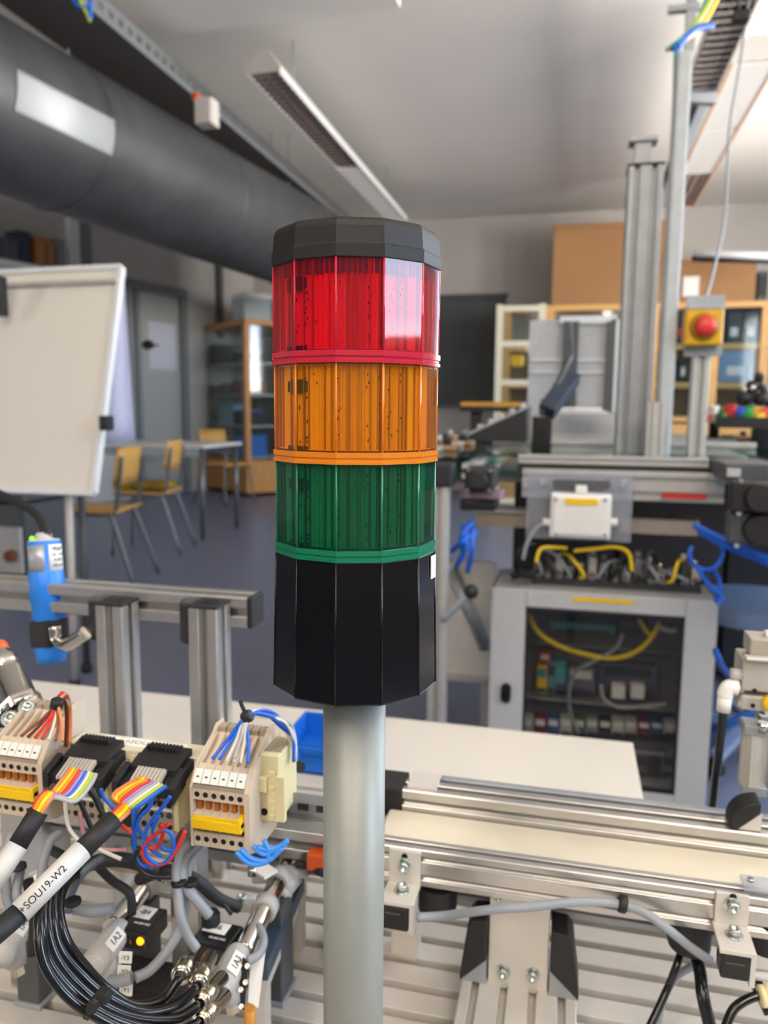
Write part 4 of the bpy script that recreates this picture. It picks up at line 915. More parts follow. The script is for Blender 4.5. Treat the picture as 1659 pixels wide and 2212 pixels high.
# ---------------------------------------------------------------- left frame: rail, posts, sensor
S3 = .028
zr_ = .834; rx1 = P(533, 1330, y=.62).x
lr = thing('cross_rail', 'horizontal slotted aluminium rail at left held by two posts', 'rail', (-.6, .634, zr_-.03))
profile((-1.1, .620+S3/2, zr_-S3/2), (rx1, .620+S3/2, zr_-S3/2), 1, 1, S3).build('rail_profile', ALU, lr)
MB().bb(rx1, rx1+.005, .620, .620+S3, zr_-S3, zr_).build('end_cap', BLKM, lr, bevel=.0008)
for k, (px_, py_, lb) in enumerate(((233, 1310, 'slotted aluminium post at left with black cap, nearer the blue sensor'), (436, 1316, 'slotted aluminium post with black cap, nearer the black beacon housing'))):
    c = P(px_, py_, y=.592); zt_ = c.z
    ps = thing('upright_post', lb, 'post', (c.x, .606, ZP))
    profile((c.x, .592+S3/2, ZP), (c.x, .592+S3/2, zt_), 1, 1, S3, up=(0, 1, 0)).build('post_profile', ALU, ps)
    MB().bb(c.x-S3/2, c.x+S3/2, .592, .592+S3, zt_, zt_+.003).build('end_cap', BLKM, ps, bevel=.0008)
    MB().bb(c.x-.006, c.x+.006, .600, .612, zt_+.003, zt_+.0034).build('cap_mark', BLK, ps)
    # rounded black corner bracket between post and rail
    x0 = c.x-S3/2; poly = [(x0, .619)]+[(x0-.017*math.cos(t), .619-.026*math.sin(t)) for t in [PI/2*i/8 for i in range(9)]]
    m = MB(); n = len(poly); z0, z1 = zt_-.033, zt_+.001
    vs = [(x, y, z0) for x, y in poly]+[(x, y, z1) for x, y in poly]
    m.add(vs, [(i, (i+1) % n, n+(i+1) % n, n+i) for i in range(n)]+[tuple(reversed(range(n))), tuple(range(n, 2*n))]).build('corner_bracket', BLKM, ps, bevel=.0012)
    m = MB(); m.bb(x0-.012, x0-.002, .602, .617, z1, z1+.0008).build('bracket_pocket', DGREY, ps)

# blue cylindrical sensor behind the rail
sn = thing('cylindrical_sensor', 'blue cylindrical sensor with labels standing behind the left rail', 'sensor', P(110, 1430, d=.75))
ta, tb_ = P(95, 1168, d=.745), P(112, 1430, d=.745); ax = (tb_-ta); L = ax.length; axn = ax.normalized()
MB().lathe([(.0148, 0), (.0156, .002), (.0156, .030), (.0162, .031), (.0162, .058), (.0150, .06), (.0150, L-.012), (.0145, L-.008), (.0125, L)], ta, axn, n=28).build('sensor_body', BLUEP, sn)
MB().lathe([(.006, -.008), (.0075, -.006), (.0075, -.002), (.0142, -.001), (.0152, .001), (.0152, .0025)], ta, axn, n=28).build('top_cap', GREYP, sn)
MB().sphere(ta+Vector((-.007, -.008, .003)), .0025, 8).build('led', LEDG, sn, label='green status light')
def shell(c, axn, z0, z1, r, a0, a1, m_, name, par):
    R = frame(axn, (0, -1, 0)); vs = []; K = 10
    for z in (z0, z1):
        for i in range(K): t = a0+(a1-a0)*i/(K-1); vs.append(c+R @ Vector((r*math.cos(t), r*math.sin(t), z)))
    o = MB().add(vs, [(i, i+1, K+i+1, K+i) for i in range(K-1)], True).build(name, m_, par); o.modifiers.new('s', 'SOLIDIFY').thickness = .0001; return o
Rs = frame(axn, (0, -1, 0)); toc = (CAM_C-ta); lv_ = Rs.transposed() @ toc; base = math.atan2(lv_.y, lv_.x)
# which way is the picture's right around the axis
tr_r = (Rs @ Vector((math.cos(base+.5), math.sin(base+.5), 0))).dot(CAM_M @ Vector((1, 0, 0))); sg = 1 if tr_r > 0 else -1
shell(ta, axn, .004, .029, .0158, base-sg*1.3, base-sg*.05, mat('sensor_foil', 'A9ABAE', .35, .4), 'foil_label', sn)
shell(ta, axn, .004, .029, .0158, base+sg*.22, base+sg*1.35, LABEL, 'white_label', sn)
cr = CAM_M @ Vector((1, 0, 0))
for i, (s_, sz) in enumerate((('PNP', .0062), ('NO  24V', .0035), ('10-30V', .0035), ('200 mA', .0035))):
    a_ = base+sg*.75; nn = Rs @ Vector((math.cos(a_), math.sin(a_), 0)); xd = (-axn).cross(nn); xd = xd if xd.dot(cr) > 0 else -xd
    text(s_, sz, ta+axn*(.0085+i*.0052)+nn*.0162, xd, xd.cross(nn)*-1, INK, sn)
MB().lathe([(.0165, L-.042), (.019, L-.040), (.019, L-.018), (.0165, L-.016)], ta, axn, n=6, smooth=False).build('clamp_nut', BLKM, sn)
m = MB(); q = [P(118, 1352, d=.73), P(122, 1382, d=.73), P(140, 1394, d=.72), P(165, 1380, d=.70), P(186, 1366, d=.69)]
m.tube(q, .006, 8).build('bent_bracket', CHROME, sn)
wirepx('sensor_cable', 'black cable arching from the top of blue sensor', [(100, 1160, .742), (97, 1142, .75), (80, 1112, .77), (45, 1088, .80), (0, 1068, .83), (-60, 1050, .86)], .0048, BLKM)

# machined gripper unit at the left edge
gf = thing('chrome_connector', 'chrome round connector on a black flange at the left edge', 'connector', P(30, 1580, d=.55))
a, b = P(-12, 1390, d=.55), P(48, 1532, d=.53)
ax = b-a; L = ax.length
MB().lathe([(.006, 0), (.0075, .002), (.0075, L*.2), (.0105, L*.26), (.0105, L*.36), (.0095, L*.40), (.0122, L*.46), (.0122, L*.9), (.014, L*.93), (.014, L)], a, ax, n=24).build('barrel', CHROME, gf)
MB().lathe([(.0145, L*.86), (.0148, L*.88), (.0148, L*1.0), (.0145, L*1.01)], a, ax, n=6, smooth=False).build('hex_nut', CHROME, gf)
MB().lathe([(.0068, L*.02), (.0078, L*.05), (.0078, L*.14), (.0068, L*.16)], a, ax, n=20).build('orange_ring', ORANGEP, gf, label='orange sealing ring')
m = MB().beam(P(-60, 1600, d=.52), P(82, 1512, d=.54), .03, .018, (0, 0, 1)); m.build('flange', BLKM, gf, bevel=.002)
for (x_, y_) in ((22, 1553), (4, 1590), (60, 1530)):
    q = P(x_, y_, d=.505); dv = (CAM_C-q).normalized(); bolt(MB(), q, (dv+Vector((0, 0, .8))).normalized(), .004, .003).build('bolt', ZINC, gf)
for dx in (20, 52):
    wirepx('flange_rod', 'x', [(dx, 1600, .54), (dx-4, 1700, .56)], .005, ALUD, parent=gf)

# ---------------------------------------------------------------- DIN rail and terminal blocks
YT = .383
dl = thing('mounting_rail', 'slotted steel mounting rail holding the terminal blocks', 'rail', (-.2, .43, .75))
ra0, ra1 = P(-60, 1650, y=.432).x, P(762, 1740, y=.432).x
zt0, zt1 = P(660, 1702, y=.432).z, P(660, 1782, y=.432).z; hh = zt0-zt1
DINM = mat('din_rail_steel', 'A9ABAA', .4, .6)
m = MB().bb(ra0, ra1, .424, .4255, zt0-.006, zt0).bb(ra0, ra1, .424, .4255, zt1, zt1+.006).bb(ra0, ra1, .4255, .433, zt0-.007, zt0-.006).bb(ra0, ra1, .4255, .433, zt1+.006, zt1+.007)
m.build('rail_flange', DINM, dl)
m = MB(); m.bb(ra0, ra1, .432, .4335, zt1+.006, zt1+hh*.38).bb(ra0, ra1, .432, .4335, zt0-hh*.38, zt0-.006)
k = 0; x = ra0
while x < ra1: m.bb(x, min(x+.005, ra1), .432, .4335, zt1+hh*.38, zt0-hh*.38); x += .0125
m.build('slotted_web', DINM, dl, kind='stuff'); MB().bb(ra0, ra1, .4336, .4345, zt1+.008, zt0-.008).build('dark_slot_backing', FD, dl)  # dark strip added behind the web so its slots look dark
for x in (ra0+.03, -.24): MB().bb(x-.01, x+.01, .4335, .45, ZP, zt0-.004).build('stand', ALU, dl)
# alu rail below the DIN rail and the labelled strip
r2 = thing('lower_rail', 'short aluminium rail just behind the left terminal blocks and pole', 'rail', (-.3, .52, .7))
z_ = P(650, 1795, y=.50).z; profile((-.45, .512, z_-.012), (-.135, .512, z_-.012), 1, 1, .024).build('rail_profile', ALU, r2)
profile((-.45, .545, z_-.045), (-.135, .545, z_-.045), 1, 1, .024).build('rail_profile', ALUD, r2)
for x in (-.43, -.15): MB().bb(x-.01, x+.01, .50, .56, ZP, z_-.024).build('stand', ALU, r2)
a = P(688, 1850, y=.50)
MB().box(a+Vector((0, -.004, 0)), (.012, .012, .012)).build('orange_plug', ORANGEP, r2, bevel=.001, label='small orange plug')
ls = thing('label_carrier', 'beige label strip spanning between the two terminal blocks', 'label holder', (-.25, .42, .8))
a, b = P(150, 1603, y=.405), P(432, 1634, y=.405); z = (a.z+b.z)/2
LSM = mat('strip_beige', 'CFC9B4', .5, noise=.03)
MB().bb(a.x, b.x, .405, .421, z-.0015, z).bb(a.x, b.x, .403, .405, z-.006, z).build('strip', LSM, ls, bevel=.0004)
for (xa_, xb_, s_) in ((214, 248, 'X2'), (254, 345, '+SOU19'), (352, 392, '-W2')):
    xA, xB = P(xa_, 1610, y=.41).x, P(xb_, 1615, y=.41).x
    o = MB().bb(xA, xB, .4085, .4185, z, z+.0003).build('paper_label', LABEL, ls)
    text(s_, .0065, ((xA+xB)/2, .4135, z+.0004), (1, 0, 0), (0, 1, 0), mat('faded_ink_'+s_, '8A8880', .8), o)
MB().bb(P(296, 1625, y=.41).x, P(310, 1625, y=.41).x, .402, .41, z-.03, z-.003).build('clip', CREAM, ls)

def terminal_block(label, org):
    t = thing('terminal_block', label, 'terminal block', (0, 0, 0), 'terminal blocks on the mounting rail')
    pw = .00535; n = 6
    body = [(0, 0), (.007, .009), (.0095, .0105), (.012, .008), (.029, .015), (.034, .019), (.043, .019), (.043, -.041), (.012, -.041), (0, -.036), (0, -.0275), (.005, -.0265), (.005, -.0235), (0, -.023), (0, -.0165), (.006, -.015), (.006, -.0085), (0, -.0075)]
    endp = [(-.0006, .0), (.007, .0105), (.0105, .0125), (.029, .020), (.034, .024), (.0435, .024), (.0435, -.0415), (.012, -.0415), (-.0006, -.0365)]
    def slab(poly, x0, x1):   # polygon in the y z plane, thick in x
        k = len(poly); vs = [(x0, y, z) for y, z in poly]+[(x1, y, z) for y, z in poly]
        return MB().add(vs, [(i, (i+1) % k, k+(i+1) % k, k+i) for i in range(k)]+[tuple(reversed(range(k))), tuple(range(k, 2*k))])
    slab(endp, -.0016, -.0001).build('end_plate', BEIGE, t); 
    slab(endp, n*pw+.0001, n*pw+.0034).build('end_plate', BEIGE, t)
    src = None
    for i in range(n):
        x = i*pw
        if src is None:
            src = slab(body, .0001, pw-.0001).build('terminal', BEIGE, t)
            f = slab([(.0095, .0105), (.029, .020), (.034, .019), (.012, .005)], .0001, .0011).build('divider', BEIGE, src)
            h = MB().cyl((pw/2, .0001, -.0042), (pw/2, -.0001, -.0042), .0017, n=14).cyl((pw/2, .0001, -.0315), (pw/2, -.0001, -.0315), .0017, n=14)
            h.bb(pw*.2, pw*.8, -.0001, .0049, -.0262, -.0238).build('entry_hole', HOLE, src)
            MB().bb(pw*.2, pw*.7, .0035, .0059, -.015, -.009).build('contact', mat('contact_orange', 'B0681C', .4, .3), src)
            m = MB().add([(pw*.06, .0005, .0022), (pw*.97, .0005, .0022), (pw*.97, .0055, .0084), (pw*.06, .0055, .0084), (pw*.06, -.0006, .0030), (pw*.97, -.0006, .0030), (pw*.97, .0045, .0094), (pw*.06, .0045, .0094)], [(0, 1, 2, 3), (4, 5, 6, 7), (0, 1, 5, 4), (2, 3, 7, 6), (0, 3, 7, 4), (1, 2, 6, 5)]).build('marker_tag', LABEL, src)
            MB().add([(pw*.35, .0013, .0055), (pw*.65, .0013, .0055), (pw*.65, .0018, .0062), (pw*.35, .0018, .0062), (pw*.35, .00115, .00565), (pw*.65, .00115, .00565), (pw*.65, .00165, .00635), (pw*.35, .00165, .00635)], [(0, 1, 2, 3), (4, 5, 6, 7), (0, 1, 5, 4), (2, 3, 7, 6), (0, 3, 7, 4), (1, 2, 6, 5)]).build('printed_dash', INK, src)
            MB().bb(pw*.1, pw*.9, .0346, .0425, .019, .0222).build('rear_catch', BEIGED, src)
        else:
            c = src.copy(); COL.objects.link(c); c.parent = t; c.location = (x, 0, 0)
            for ch_ in src.children: e = ch_.copy(); COL.objects.link(e); e.parent = c
    MB().bb(pw*.1, n*pw-pw*.1, -.0042, .004, -.0232, -.0172).bb(n*pw-pw*.6, n*pw-pw*.1, -.0045, .003, -.0205, -.0145).build('jumper_bar', YEL, t, bevel=.0004, label='yellow jumper bar')
    MB().bb(0, n*pw, -.0004, .0015, -.0002, .0018).build('front_lip', BEIGED, t)
    t.location = org; return t
og = P(416, 1699, y=YT)
tR = terminal_block('beige terminal block with white tags right beside the beacon pole', og)
ogl = P(-16, 1645, y=YT)
tL = dup(tR, (ogl.x, YT, og.z+.0015), 'beige terminal block with yellow jumper at the left edge')

# cream rail end bracket and tan block to the right of the right terminal block
eb = thing('end_clamp', 'cream rail end clamp with moulded ribs right of terminal block', 'clamp', (-.16, .41, .75))
a, b = P(560, 1700, y=.40), P(616, 1700, y=.40)
z0, z1 = P(580, 1775, y=.40).z, P(580, 1628, y=.402).z
MB().bb(a.x, b.x-.004, .400, .431, z0, z1).build('clamp_body', CREAM, eb, bevel=.0008)
MB().bb(a.x+.006, b.x, .398, .402, z0+.002, z1-.012).build('rib_plate', CREAM, eb)
for i in range(7): MB().bb(a.x+.0075+.0012*(i % 2), a.x+.0105, .3965, .398, z0+.004+i*.0045, z0+.0062+i*.0045).build('rib', CREAM, eb)
MB().cyl((a.x+.003, .400, z0+.006), (a.x+.003, .3995, z0+.006), .0022, n=14).build('screw_hole', HOLE, eb)
MB().bb(a.x-.001, a.x+.006, .396, .402, z1-.022, z1-.012).build('nose', CREAM, eb, bevel=.001)
for i in range(6): MB().bb(a.x+.002+i*.0018, a.x+.0028+i*.0018, .405, .425, z1, z1+.0008).build('top_rib', BEIGED, eb)
q = P(636, 1650, y=.44); MB().cyl(q, q+Vector((.006, -.004, 0)), .0035, n=12).build('screw', BLKM, eb)
q = P(622, 1655, y=.436); MB().bb(q.x-.003, q.x+.004, .434, .440, q.z-.012, q.z+.008).build('steel_tab', ZINC, eb)

def interface_module(label, org):
    t = thing('interface_module', label, 'module', (0, 0, 0), 'black headed interface modules')
    w_ = .029
    MB().bb(0, w_, .004, .044, -.032, -.003).build('module_body', BEIGED, t, bevel=.0006)
    MB().bb(w_, w_+.003, .003, .044, -.030, -.004).build('side_wall', CREAM, t)
    def sl(x0, x1, y0, z0, y1, z1, th): return MB().add([(x0, y0, z0), (x1, y0, z0), (x1, y1, z1), (x0, y1, z1), (x0, y0, z0-th), (x1, y0, z0-th), (x1, y1, z1-th), (x0, y1, z1-th)], [(0, 1, 2, 3), (4, 5, 6, 7), (0, 1, 5, 4), (2, 3, 7, 6), (0, 3, 7, 4), (1, 2, 6, 5)])
    sl(-.003, w_+.005, -.006, .0005, .020, .008, .006).build('header', BLKM, t, bevel=.0004)
    sl(.001, w_+.002, .004, .0075, .024, .0125, .005).build('latch_plate', BLKM, t, bevel=.0004)
    for i in range(9): MB().bb(.004+i*.0024, .0052+i*.0024, .017, .024, .0115, .0138).build('latch_tooth', BLKM, t)
    for s in (-.004, w_+.003): sl(s, s+.004, -.009, .003, .006, .0085, .010).build('ejector', BLKM, t, bevel=.0004)
    for i in range(8): sl(.0068+i*.0023, .0083+i*.0023, -.0105, .0022, .003, .0082, .0018).build('pin_sleeve', mat('pin_grey', 'B7B2A6', .4) if i == 0 else MATS['pin_grey'], t)
    sl(.0062, .0250, -.004, .0040, .0035, .0075, .0022).build('pin_bridge', MATS['pin_grey'], t)
    for r in range(4):
        for c_ in range(5):
            x, z = .003+c_*.0056, -.008-r*.0068
            MB().cyl((x, .0041, z), (x, .0036, z), .0018, n=10).build('entry_hole', HOLE if (r+c_) % 3 else FD, t)
    MB().bb(.001, w_-.001, .0028, .0042, -.0185, -.0170).build('white_marker', WHITE, t)
    t.location = org; return t
i2 = interface_module('black headed interface module, right one with blue wire loop below', P(272, 1684, y=YT))
i1 = dup(i2, P(124, 1664, y=YT), 'black headed interface module, left one beside left terminal block')
# dark green circuit board showing between them
tag(bxp(254, 1622, 300, 1790, .418, .003).build('circuit_board', GREENP), 'dark green circuit board upright between the interface modules', 'circuit board')
# ---------------------------------------------------------------- multicore cables with labels
def multicore(label, a, b, c, d_, txt, r):
    t = thing('control_cable', label, 'cable', d_)
    MB().tube([a, a.lerp(b, .5), b], r, 16, cat=False).build('heatshrink_sleeve', BLKM, t)
    MB().tube([b, b.lerp(c, .5), c], r*1.08, 20, cat=False).build('white_sleeve', mat('white_sleeve', 'C6C5C1', .4, noise=.01) if 'white_sleeve' not in MATS else MATS['white_sleeve'], t)
    MB().tube([c, d_], r, 16, cat=False).build('cable_jacket', BLKM, t)
    if txt:
        ax = (b-c).normalized(); m_ = c.lerp(b, .33); nn = (CAM_C-m_); nn = (nn-ax*nn.dot(ax)).normalized()
        text(txt, .0046, m_+nn*r*1.10-nn.cross(ax)*.0, ax, nn.cross(ax), INK, t)
    return t
A2, B2, C2, D2 = P(246, 1770, d=.385), P(178, 1836, d=.37), P(42, 1972, d=.345), P(-70, 2068, d=.33)
multicore('multicore cable with white printed sleeve crossing the lower left', A2, B2, C2, D2, '+SOU19-W2', .0050)
A1, B1, C1, D1 = P(84, 1752, d=.385), P(38, 1826, d=.378), P(-30, 1930, d=.365), P(-80, 2010, d=.35)
multicore('multicore cable with white sleeve at the far left edge', A1, B1, C1, D1, '', .0048)
def fan(A, axis, targets, names, tag_, mid):
    side = axis.cross(Vector((0, 0, 1))).normalized(); upv = side.cross(axis).normalized()
    for i, (q, nm) in enumerate(zip(targets, names)):
        a_ = 2*PI*i/len(names); s0 = A+side*.0026*math.cos(a_)+upv*.0026*math.sin(a_)
        off = Vector((0, 0, 0))+side*.0022*(i-len(names)/2)*.6
        o = MB().tube([s0-axis*.004, s0+axis*.008, A.lerp(q, .45)+mid+off, A.lerp(q, .8)+mid*.6+off*.5, q], .00125, 8).build('cable_core', WIRE[nm])
        tag(o, '%s core of the coloured wires fanning into the %s' % (dict(lime='lime green').get(nm, nm), tag_), 'wire', 'coloured cores into the '+tag_)
names = ['salmon', 'yellow', 'orange', 'red', 'violet', 'grey', 'white', 'lime', 'blue']
tg = [P(305+i*6.8, 1680+i*2.2, d=.395) for i in range(9)]
fan(A2, (A2-B2).normalized(), tg, names, 'right interface module', Vector((-.003, 0, .000)))
tg = [P(154+i*6.6, 1658+i*1.7, d=.400) for i in range(9)]
fan(A1, (A1-B1).normalized(), tg, ['salmon', 'yellow', 'orange', 'red', 'violet', 'blue', 'white', 'lime', 'grey'], 'left interface module', Vector((.003, 0, -.002)))

# wires from the terminal blocks up to their ties
def bundle(names, starts, tie, ends, lbl, grp):
    for i, (nm, s_, e_) in enumerate(zip(names, starts, ends)):
        j = Vector((random.uniform(-.0015, .0015), random.uniform(-.001, .001), random.uniform(-.0015, .0015)))
        pts = [s_, s_.lerp(tie, .5)+Vector(((s_-tie).x*.12, 0, -.002)), tie+j]+[q+j*1.5 for q in e_]
        tag(MB().tube(pts, .0009 if nm != 'blue' else .00105, 7).build('terminal_wire', WIRE[nm]), lbl % (dict(wine='dark red').get(nm, nm), ['first', 'second', 'third', 'fourth', 'fifth', 'sixth', 'seventh'][i]), 'wire', grp)
tie = P(534, 1548, d=.44)
arc = [P(570, 1540, d=.45), P(610, 1560, d=.46), P(632, 1595, d=.465), P(636, 1640, d=.465)]
bundle(['blue', 'blue', 'white', 'white', 'white', 'blue', 'grey'], [P(458+i*15.5, 1640+i*2, d=.432) for i in range(6)]+[P(505, 1640, d=.432)], tie, [[q+Vector((random.uniform(-.002, .002), 0, random.uniform(-.003, .002))) for q in arc] for _ in range(7)], '%s wire arching over the right terminal block, %s from left', 'wires arching over the right terminal block')
tag(MB().lathe([(.0028, -.003), (.0036, -.002), (.0036, .002), (.0028, .003)], tie, (1, 0, .6), n=14).build('cable_tie', BLKM), 'black tie holding blue and white wires above right terminal block', 'cable tie')
tag(MB().tube([tie, tie+Vector((-.003, 0, .006)), tie+Vector((-.004, 0, .009))], .0012, 6).build('tie_tail', BLKM), 'black tie tail sticking up above the right terminal block', 'cable tie')
tie = P(123, 1520, d=.45)
bundle(['brown', 'wine', 'red', 'red', 'white', 'brown', 'salmon'], [P(45+i*15, 1590+i*2, d=.435) for i in range(7)], tie, [[P(135, 1500, d=.46)+Vector((random.uniform(-.002, .002), 0, 0)), P(146, 1520, d=.475), P(148, 1560, d=.48), P(146, 1610, d=.48)] for _ in range(7)], '%s wire gathered above the left terminal block, %s from left', 'wires gathered above the left terminal block')
tag(MB().lathe([(.0028, -.003), (.0038, -.002), (.0038, .002), (.0028, .003)], tie, (.3, 0, 1), n=14).build('cable_tie', BLKM), 'black tie holding red and brown wires above left terminal block', 'cable tie')
# loose wires hanging below the modules
LW = [('blue', [(368, 1720), (350, 1745), (325, 1775), (312, 1810), (318, 1850), (345, 1868), (370, 1850), (376, 1825), (368, 1800), (350, 1790)]),
      ('blue', [(330, 1718), (322, 1745), (300, 1770), (290, 1820), (300, 1865), (330, 1875)]), ('blue', [(345, 1760), (330, 1795), (350, 1830), (375, 1835), (385, 1810)]),
      ('red', [(368, 1778), (340, 1800), (312, 1825), (310, 1850), (330, 1868), (360, 1862), (385, 1830), (400, 1795)]), ('red', [(348, 1780), (352, 1800), (340, 1830), (320, 1832)]),
      ('black', [(342, 1726), (310, 1750), (292, 1785), (290, 1830), (310, 1880), (350, 1900)]), ('blue', [(218, 1704), (224, 1722), (245, 1745), (260, 1758)]),
      ('black', [(160, 1700), (172, 1730), (185, 1760), (200, 1795)]), ('black', [(196, 1700), (215, 1735), (225, 1765)]), ('black', [(185, 1698), (205, 1725), (218, 1752), (240, 1772)]),
      ('white', [(140, 1725), (143, 1760), (150, 1790), (172, 1818)]), ('pink', [(172, 1755), (178, 1790), (186, 1812)]), ('red', [(262, 1782), (275, 1792), (284, 1800)]),
      ('blue', [(305, 1735), (292, 1760), (288, 1800), (296, 1840)]), ('pink', [(205, 1832), (240, 1836), (275, 1835)]), ('white', [(200, 1828), (230, 1842), (262, 1856)]), ('wine', [(395, 1790), (380, 1820), (372, 1860)]),
      ('blue', [(285, 1750), (300, 1790), (322, 1830), (350, 1850)]), ('black', [(300, 1830), (290, 1860), (320, 1890), (370, 1895)])]
for i, (nm, pts) in enumerate(LW):
    lb = '%s wire hanging below %s interface module, reaching %s' % (dict(wine='dark red', white='cream').get(nm, nm), 'left' if pts[0][0] < 270 else 'right', 'low into the tangle' if pts[-1][1] > 1840 else ['a little down', 'midway down', 'sideways', 'behind the cable', 'toward the right block', 'next to the sleeve', 'straight down'][i % 7])
    wirepx('loose_wire', lb, [(a, b, .415+.01*(i % 3)) for a, b in pts], .0011 if nm != 'black' else .0014, WIRE[nm]); COL.objects[-1]['group'] = 'loose wires below the interface modules'
for i, pts in enumerate(([(548, 1828), (570, 1845), (600, 1832), (622, 1815)], [(520, 1835), (545, 1855), (580, 1858), (610, 1830)], [(510, 1840), (540, 1865), (575, 1862), (580, 1840), (570, 1815)], [(555, 1830), (585, 1835), (618, 1822)])):
    wirepx('light_blue_wire', 'light blue wire end curling under the right terminal block, %s' % ['topmost', 'lower', 'lowest loop', 'straightest'][i], [(a, b, .44) for a, b in pts], .0016, WIRE['skyblue'])

# ---------------------------------------------------------------- pneumatic cylinders, sensors, valves
SLV = mat('silver_grey_plastic', 'B5B3B0', .4, noise=.02)
def cylinder(label, n0, n1, far, lab, r=.0072):
    n0, n1, far = Vector(n0), Vector(n1), Vector(far)
    t = thing('pneumatic_cylinder', label, 'pneumatic cylinder', n0, 'pneumatic cylinders on the slotted plate')
    ax = (far-n1).normalized(); L = (far-n1).length
    MB().lathe([(r*.92, 0), (r, .002), (r, L-.002), (r*.92, L)], n1, ax, n=32).build('barrel', CHROME, t)
    l0 = (n1-n0).length; k0 = n0
    MB().lathe([(r*.95, 0), (r*1.12, .002), (r*1.12, .010), (r*1.2, .011), (r*1.22, l0*.7), (r*1.12, l0*.95), (r*1.02, l0)], k0, ax, n=32).build('nose', SLV, t)
    for i in range(6): MB().lathe([(r*1.13, 0), (r*1.17, .0004), (r*1.17, .0009), (r*1.13, .0013)], k0+ax*(.003+i*.0019), ax, n=32).build('grip_ring', GREYP, t)
    MB().lathe([(.0001, -.0003), (r*.9, -.0002), (r*.9, .001)], k0, ax, n=24).build('end_face', GREYP, t)
    # port boss that points down and toward the viewer with its threaded fitting
    side = CAM_M @ Vector((1, 0, 0)); dn_ = Vector((0, 0, -1))
    b0 = k0+ax*l0*.42; b1 = b0+dn_*r*2.3+side*r*.5-ax*r*.4
    MB().cyl(b0, b1, r*1.0, r*.82, n=20).build('port_boss', SLV, t)
    MB().cyl(b1, b1+(b1-b0).normalized()*r*.8, r*.62, n=6, smooth=False).build('brass_fitting', NICKEL, t)
    m_ = k0+ax*l0*.5; cc = (CAM_C-m_); nn = (cc-ax*cc.dot(ax)).normalized(); nn = (nn+side*.22).normalized(); nn = (nn-ax*nn.dot(ax)).normalized()
    wv = nn.cross(ax).normalized(); R = Matrix((ax, wv, nn)).transposed()
    o = MB().box(m_+nn*r*1.2+nn*.0004, (.016, .0078, .0008), R).build('paper_label', LABEL, t)
    text(lab, .0062, m_+nn*r*1.2+nn*.0009, ax if ax.dot(CAM_M @ Vector((0, 1, 0))) > 0 else -ax, nn.cross(ax), INK, t)
    return t
ZY = .662
def zp(px, py, z=ZY): return P(px, py, z=z)
n0, n1, fa = zp(470, 2148), zp(525, 2058), zp(632, 1842)
c3_ = cylinder('chrome pneumatic cylinder marked 1A3, right one nearest the beacon pole', n0, n1, fa, '1A3', .0068)
ax3 = (fa-n1).normalized()
n0b, n1b, fb = zp(197, 2090), zp(243, 2004), zp(336, 1884)
c2_ = cylinder('chrome pneumatic cylinder marked 1A2 in the lower left middle', n0b, n1b, fb, '1A2', .0072)
ax2 = (fb-n1b).normalized()
n0a, n1a, fa_ = zp(0, 2070), zp(40, 1975), zp(95, 1888)
cylinder('pneumatic cylinder marked 1A1 cut by the left picture edge', n0a, n1a, fa_, '1A1', .0072)
for nn_, (p0_, p1_) in enumerate(((n1, fa), (n1b, fb), (n1a, fa_))):
    st = thing('cylinder_mount', ['bracket block under cylinder marked 1A3', 'bracket block under cylinder marked 1A2', 'bracket block under cylinder marked 1A1'][nn_], 'bracket', (p0_.lerp(p1_, .6).x, p0_.lerp(p1_, .6).y, ZP))
    c = p0_.lerp(p1_, .6); MB().bb(c.x-.009, c.x+.009, c.y-.012, c.y+.012, ZP, c.z-.0075).build('block', DGREY, st, bevel=.001); MB().bb(c.x-.011, c.x+.011, c.y-.014, c.y+.014, ZP, ZP+.004).build('foot', ALUD, st, bevel=.001)
def collar(label, c, ax, side, r):
    t = thing('sensor_clamp', label, 'clamp', c)
    MB().lathe([(r*1.02, -.005), (r*1.28, -.0045), (r*1.28, .0045), (r*1.02, .005)], c, ax, n=28).build('clamp_band', SLV, t)
    MB().beam(c+side*r*.9+Vector((0, 0, r*.5)), c+side*r*2.9+Vector((0, 0, r*.4)), .010, .006, ax).build('lug', SLV, t, bevel=.001)
    q = c+side*r*2.3+Vector((0, 0, r*.8)); bolt(MB(), q, (0, 0, 1), .0034, .003).build('bolt', ZINC, t)
    return t
sl_ = (CAM_M @ Vector((-1, 0, 0))); sl_.z = 0; sl_.normalize()
collar('grey clamp band with bolt on cylinder 1A3, nearer the camera', n1.lerp(fa, .40), ax3, sl_, .0068)
collar('grey clamp band with bolt on cylinder 1A3, farther up', n1.lerp(fa, .69), ax3, sl_, .0068)
cc_ = collar('grey clamp band with bolt on cylinder 1A2', n1b.lerp(fb, .72), ax2, -sl_, .0072)
sw = thing('switch_tag', 'white tag on the far end of cylinder 1A3', 'label', P(572, 1880, d=.55))
o = MB().box(P(570, 1880, d=.548), (.016, .012, .002), Matrix.Rotation(-.5, 3, 'Z')).build('tag_plate', LABEL, sw); MB().cyl(P(545, 1890, d=.548), P(545, 1872, d=.548), .0035, n=14).build('bolt', ZINC, sw)
pk_ = thing('flow_valve', 'grey flow control at the rear right of cylinder 1A3', 'valve', zp(632, 1890))
MB().cyl(zp(608, 1925, .655), zp(634, 1890, .66), .0075, .008, n=20).cyl(zp(634, 1890, .66), zp(640, 1872, .665), .0085, n=20).build('valve_body', SLV, pk_); MB().cyl(zp(602, 1932, .653), zp(612, 1918, .656), .0085, n=20).build('hose_collar', GREYP, pk_)
q = zp(640, 1845); MB().cyl(q, q+Vector((.012, 0, 0)), .014, n=28).build('round_end_plate', ZINC, pk_)

